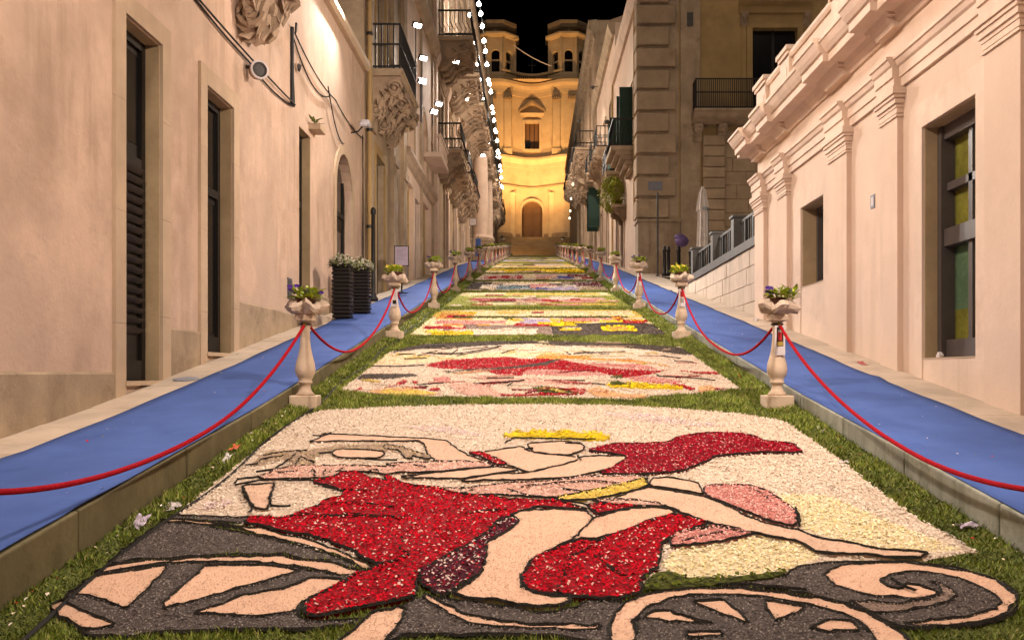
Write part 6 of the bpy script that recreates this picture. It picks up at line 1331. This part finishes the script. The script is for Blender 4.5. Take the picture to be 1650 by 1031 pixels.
mb = MB(); rows = [(.03, 2.74), (.09, 2.6), (.14, 2.3), (.17, 2.05), (.12, 1.98), (.13, 1.7), (.15, 1.2), (.16, .8), (.12, .7)]; sg = 24
for r, zz in rows:
    for i in range(sg): a = 2 * math.pi * i / sg; k = 1 + .25 * math.sin(a * 8); mb.v.append((5.0 + r * k * math.cos(a), 27 + r * k * math.sin(a), z + zz))
for j in range(len(rows) - 1):
    for i in range(sg): ii = (i + 1) % sg; mb.f.append((j * sg + i, j * sg + ii, (j + 1) * sg + ii, (j + 1) * sg + i))
mb.build('canopy', M_CANVAS, t); mb = MB(); mb.lathe(5, 27, [(.3, 0), (.3, .06), (.05, .08)], 16, z); mb.build('foot', M_GREYMETAL, t)

# ------------------------------------------------------------------ black strip for the dark turf gap, litter
mb = MB(); pts = [(-2.24 + .03 * math.sin(y * 2.3), y, zs(y) + .016) for y in [1.5 + .2 * k for k in range(100)]]; mb.tube(pts, .011, 5); tag(mb.build('cable', M_CABLE), 'black strip standing in for the dark gap in the left turf', 'cable')  # black tube drawn in place of the dark gap between turf strips
def crumple(x, y, z, s, seed, lab, m=M_WHITEPAPER, flat=.5):
    rd = random.Random(seed); mb = MB(); n = 11; p1, p2, p3, p4 = [rd.uniform(0, 6) for _ in range(4)]
    for j in range(n):
        for i in range(n):
            u, v = i / (n - 1) - .5, j / (n - 1) - .5; e = 1 - .35 * abs(math.sin(3 * u + p1)) - .3 * abs(math.sin(4 * v + p2)); w = .5 + .35 * math.sin(7 * u + 4 * v + p3) + .3 * math.sin(9 * v - 5 * u + p4) + rd.gauss(0, .07)
            mb.v.append((x + u * s[0] * e + rd.gauss(0, s[0] * .015), y + v * s[1] * e, z + max(0, w) * s[2] * flat + .004 + .15 * v * s[1]))
    for j in range(n - 1):
        for i in range(n - 1): o = j * n + i; mb.f += [(o, o + 1, o + n + 1), (o, o + n + 1, o + n)]
    o = mb.build('crumpled_paper', m); tag(o, lab, 'litter'); so = o.modifiers.new('s', 'SOLIDIFY'); so.thickness = .0015
crumple(-2.33, 5.55, zs(5.55) + .015, (.17, .22, .035), 2, 'crumpled white tissue on the turf by the left kerb')
crumple(-2.38, 5.2, zs(5.2) + .02, (.11, .3, .07), 3, 'thin clear plastic bag slumped against the left kerb', M_BOARD)
crumple(-2.37, 6.65, zs(6.65) + .03, (.08, .34, .03), 4, 'long white paper strip by the left kerb')
crumple(-2.38, 6.9, zs(6.9) + .06, (.07, .16, .03), 6, 'small red and orange wrapper by the left kerb', mat('orange_wrapper', (.55, .12, .04), .6, .3, 10, 0))
crumple(2.38, 5.12, zs(5.12) + .03, (.17, .10, .05), 5, 'pale lilac crumpled paper by the right kerb', M_BOARD)
crumple(2.2, 6.65, zs(6.65) + .012, (.10, .05, .02), 7, 'scrap of white paper on the right turf')
crumple(2.37, 7.7, zs(7.7) + .02, (.06, .3, .03), 8, 'white paper strip lying along the right kerb')
crumple(3.78, 10.6, zs(10.6) + hr(10.6), (.14, .3, .02), 9, 'red and white scrap on the right paving strip', mat('red_scrap', (.45, .10, .10), .7, .4, 20, 0))
crumple(3.85, 15.9, zs(15.9) + hr(15.9), (.16, .3, .05), 10, 'white rubbish at the foot of the terrace wall')
mb = MB(); y = 9.25; mb.lathe(-3.66, y, [(.13, 0), (.13, .008), (.10, .014), (.001, .014)], 22, 0); mb.v = [(a, b, c + zs(b) + hl(b) + .004) for a, b, c in mb.v]; tag(mb.build('drain_cover', M_PLATE), 'small round pale drain cover on the left paving strip', 'drain cover')

# ------------------------------------------------------------------ lamps
def bulbs(label, pts, sag, n, r, m=M_BULB):
    t = thing('string_lights', label, 'string lights', pts[0]); allp = []
    for a, b in zip(pts, pts[1:]): allp += wirepts(a, b, sag, 8)
    mb = MB(); mb.tube(allp, .012, 5); mb.build('wire', M_CABLE, t)
    A = [Vector(p) for p in allp]; cum = [0]
    for a, b in zip(A, A[1:]): cum.append(cum[-1] + (b - a).length)
    for k in range(n):
        s = cum[-1] * (k + .5) / n; i = max(j for j in range(len(cum) - 1) if cum[j] <= s); p = A[i].lerp(A[i + 1], (s - cum[i]) / max(1e-6, cum[i + 1] - cum[i]))
        mb = MB(); mb.lathe(p.x, p.y, [(.02, -.01), (.03, -.04), (r * .7, -.04 - r * .3), (r, -.04 - r), (r * .7, -.04 - r * 1.7), (.005, -.04 - r * 2)], 10, p.z - (.25 if k % 3 == 1 else 0) * (r > .07)); mb.build('bulb', m, t, True)
        if r > .07 and k % 4 == 1:
            pl = bpy.data.lights.new('bulb_light', 'POINT'); pl.energy = 220; pl.shadow_soft_size = .12; pl.color = (1, .86, .72); lo = bpy.data.objects.new('bulb_light', pl); COL.objects.link(lo); lo.parent = t; lo.matrix_parent_inverse = Matrix.Translation(-t.location); lo.location = p + Vector((.05, 0, -.45))
bulbs('string of white bulbs along the palace balconies on the left', [(-2.40, 36.5, 18.2), (-2.42, 43, 17.9), (-2.42, 50, 17.5), (-2.42, 57, 17.2), (-2.42, 64, 17.0), (-2.46, 71, 16.3)], .25, 24, .095)
bulbs('second string of bulbs behind the first along the palace', [(-2.85, 38, 17.6), (-2.85, 48, 17.2), (-2.85, 60, 16.6), (-2.85, 72, 15.5)], .35, 13, .065)
bulbs('few small bulbs on the far right carved balcony', [(2.55, 57.8, 14.6), (2.5, 61, 13.5), (2.6, 66, 13.0)], .3, 4, .05, M_WARMBULB)
WARM = (1.0, .835, .70)
NW = (1.0, .90, .81)
for k, (x, y, z, pw, pole, lab) in enumerate((
    (-3.45, 26.2, 11.8, 1200, 1.6, 'highest floodlight on the left beside the iron balcony'),
    (-3.4, 27.2, 11.2, 1200, 2.0, 'second highest floodlight on the left beside the iron balcony'),
    (-3.35, 26.6, 10.3, 1200, 1.2, 'lowest of the three floodlights beside the iron balcony'),
    (-3.35, 31.2, 11.0, 1200, .5, 'upper of the twin floodlights over the shop front ledge'),
    (-3.4, 30.2, 10.45, 1200, .5, 'lower of the twin floodlights over the shop front ledge'),
    (-3.2, 36.5, 14.3, 1200, 0, 'floodlight under the nearest upper palace balcony'),
    (-3.2, 41.8, 14.4, 1200, 0, 'floodlight under the second upper palace balcony'),
    (-2.9, 51.0, 14.0, 1200, 0, 'floodlight beside the palace columns'))):
    floodlight((x, y, z), (2.6, y - (7 if k < 5 else 10), zs(y - 8) + (0.5 if k % 2 else 2.5)), pw, lab, size=.22, angle=96, blend=.7, col=NW, pole=pole, group='floodlights on the left facades')
# out-of-view floodlights: left ones inferred from the shadows, right ones added for light
floodlight((-3.1, 11.0, 8.7), (4.0, 12.5, 3.4), 870, 'floodlight on the balcony of the peach house above the picture', angle=140, blend=.8, col=WARM, group='floodlights on the left facades', soft=.25)
floodlight((-3.1, 5.0, 8.2), (3.2, 7.0, 1.2), 870, 'floodlight on the peach house beside the camera', angle=140, blend=.8, col=WARM, group='floodlights on the left facades', soft=.25)
floodlight((3.6, 4.5, 7.3), (-3.0, 9.5, 2.4), 1150, 'added unseen floodlight above the parapet of the cream building near the camera', angle=140, blend=.8, col=WARM, group='added floodlights on the right side', soft=.25)
floodlight((3.3, 13.5, 7.4), (-3.6, 16.5, 3.6), 1150, 'added unseen floodlight above the parapet of the cream building further up', angle=135, blend=.8, col=WARM, group='added floodlights on the right side', soft=.25)
floodlight((-3.45, 17.2, 9.35), (-3.92, 15.6, 4.2), 560, 'small floodlight grazing down the peach wall from its roof edge', angle=110, blend=1, col=NW, group='floodlights on the left facades', soft=.06)
for k, (x, y, z) in enumerate(((3.2, 40, 12.8), (3.1, 62, 19), (-3.0, 62, 19.0), (3.2, 50, 17.5))):  # lamps added to brighten the far street, not fixtures of these houses
    floodlight((x, y, z), (-x * 1.1, y + 5, zs(y) + 2.5), 1050, ('added floodlight on the corner building side wall', 'added floodlight on the ornate far right house', 'added floodlight high on the palace', 'added floodlight on the shuttered house')[k], size=.2, angle=150, blend=.8, col=WARM, group='added floodlights far up the street')
floodlight((4.65, 15.5, 6.6), (5.5, 34, 9.5), 560, 'added floodlight hidden behind the cream building parapet facing the corner building', angle=95, blend=.9, col=WARM, group='added floodlights on the right side', soft=.2)  # added fill for the corner building front, kept out of view
floodlight((-3.4, 98.0, 16.5), (.5, 106.5, 16.2), 2900 * .22, 'added orange floodlight by the far left house lighting the church steps', size=.2, angle=80, blend=.9, col=(1.0, .56, .22), group='church floodlights', soft=.3)  # lamp added to brighten the steps
floodlight((4.6, 24.6, 6.2), (-3.9, 29.5, 9.0), 900, 'small added floodlight on a pole at the end of the terrace railing', size=.12, angle=58, blend=.9, pole=2.0, col=WARM, group='added floodlights far up the street')  # added fill for the left row of houses, lens turned from view
# orange lamps at the foot of the church
for k, (x, y, z, lab) in enumerate(((-3.6, 103.6, 17.2, 'orange floodlight left of the church steps'), (3.4, 103.6, 17.2, 'orange floodlight right of the church steps'), (-3.55, 104.6, 17.2, 'second orange floodlight left of the church steps'), (3.3, 104.6, 17.2, 'second orange floodlight right of the church steps'))):
    floodlight((x, y, z), (CX - x * .4, 113.5, 26 if k < 2 else 34), 2900 * .52 if k < 2 else 2900 * 2.4, lab, size=.3, angle=75, blend=.9, col=(1.0, .54, .19), group='church floodlights', soft=.4)
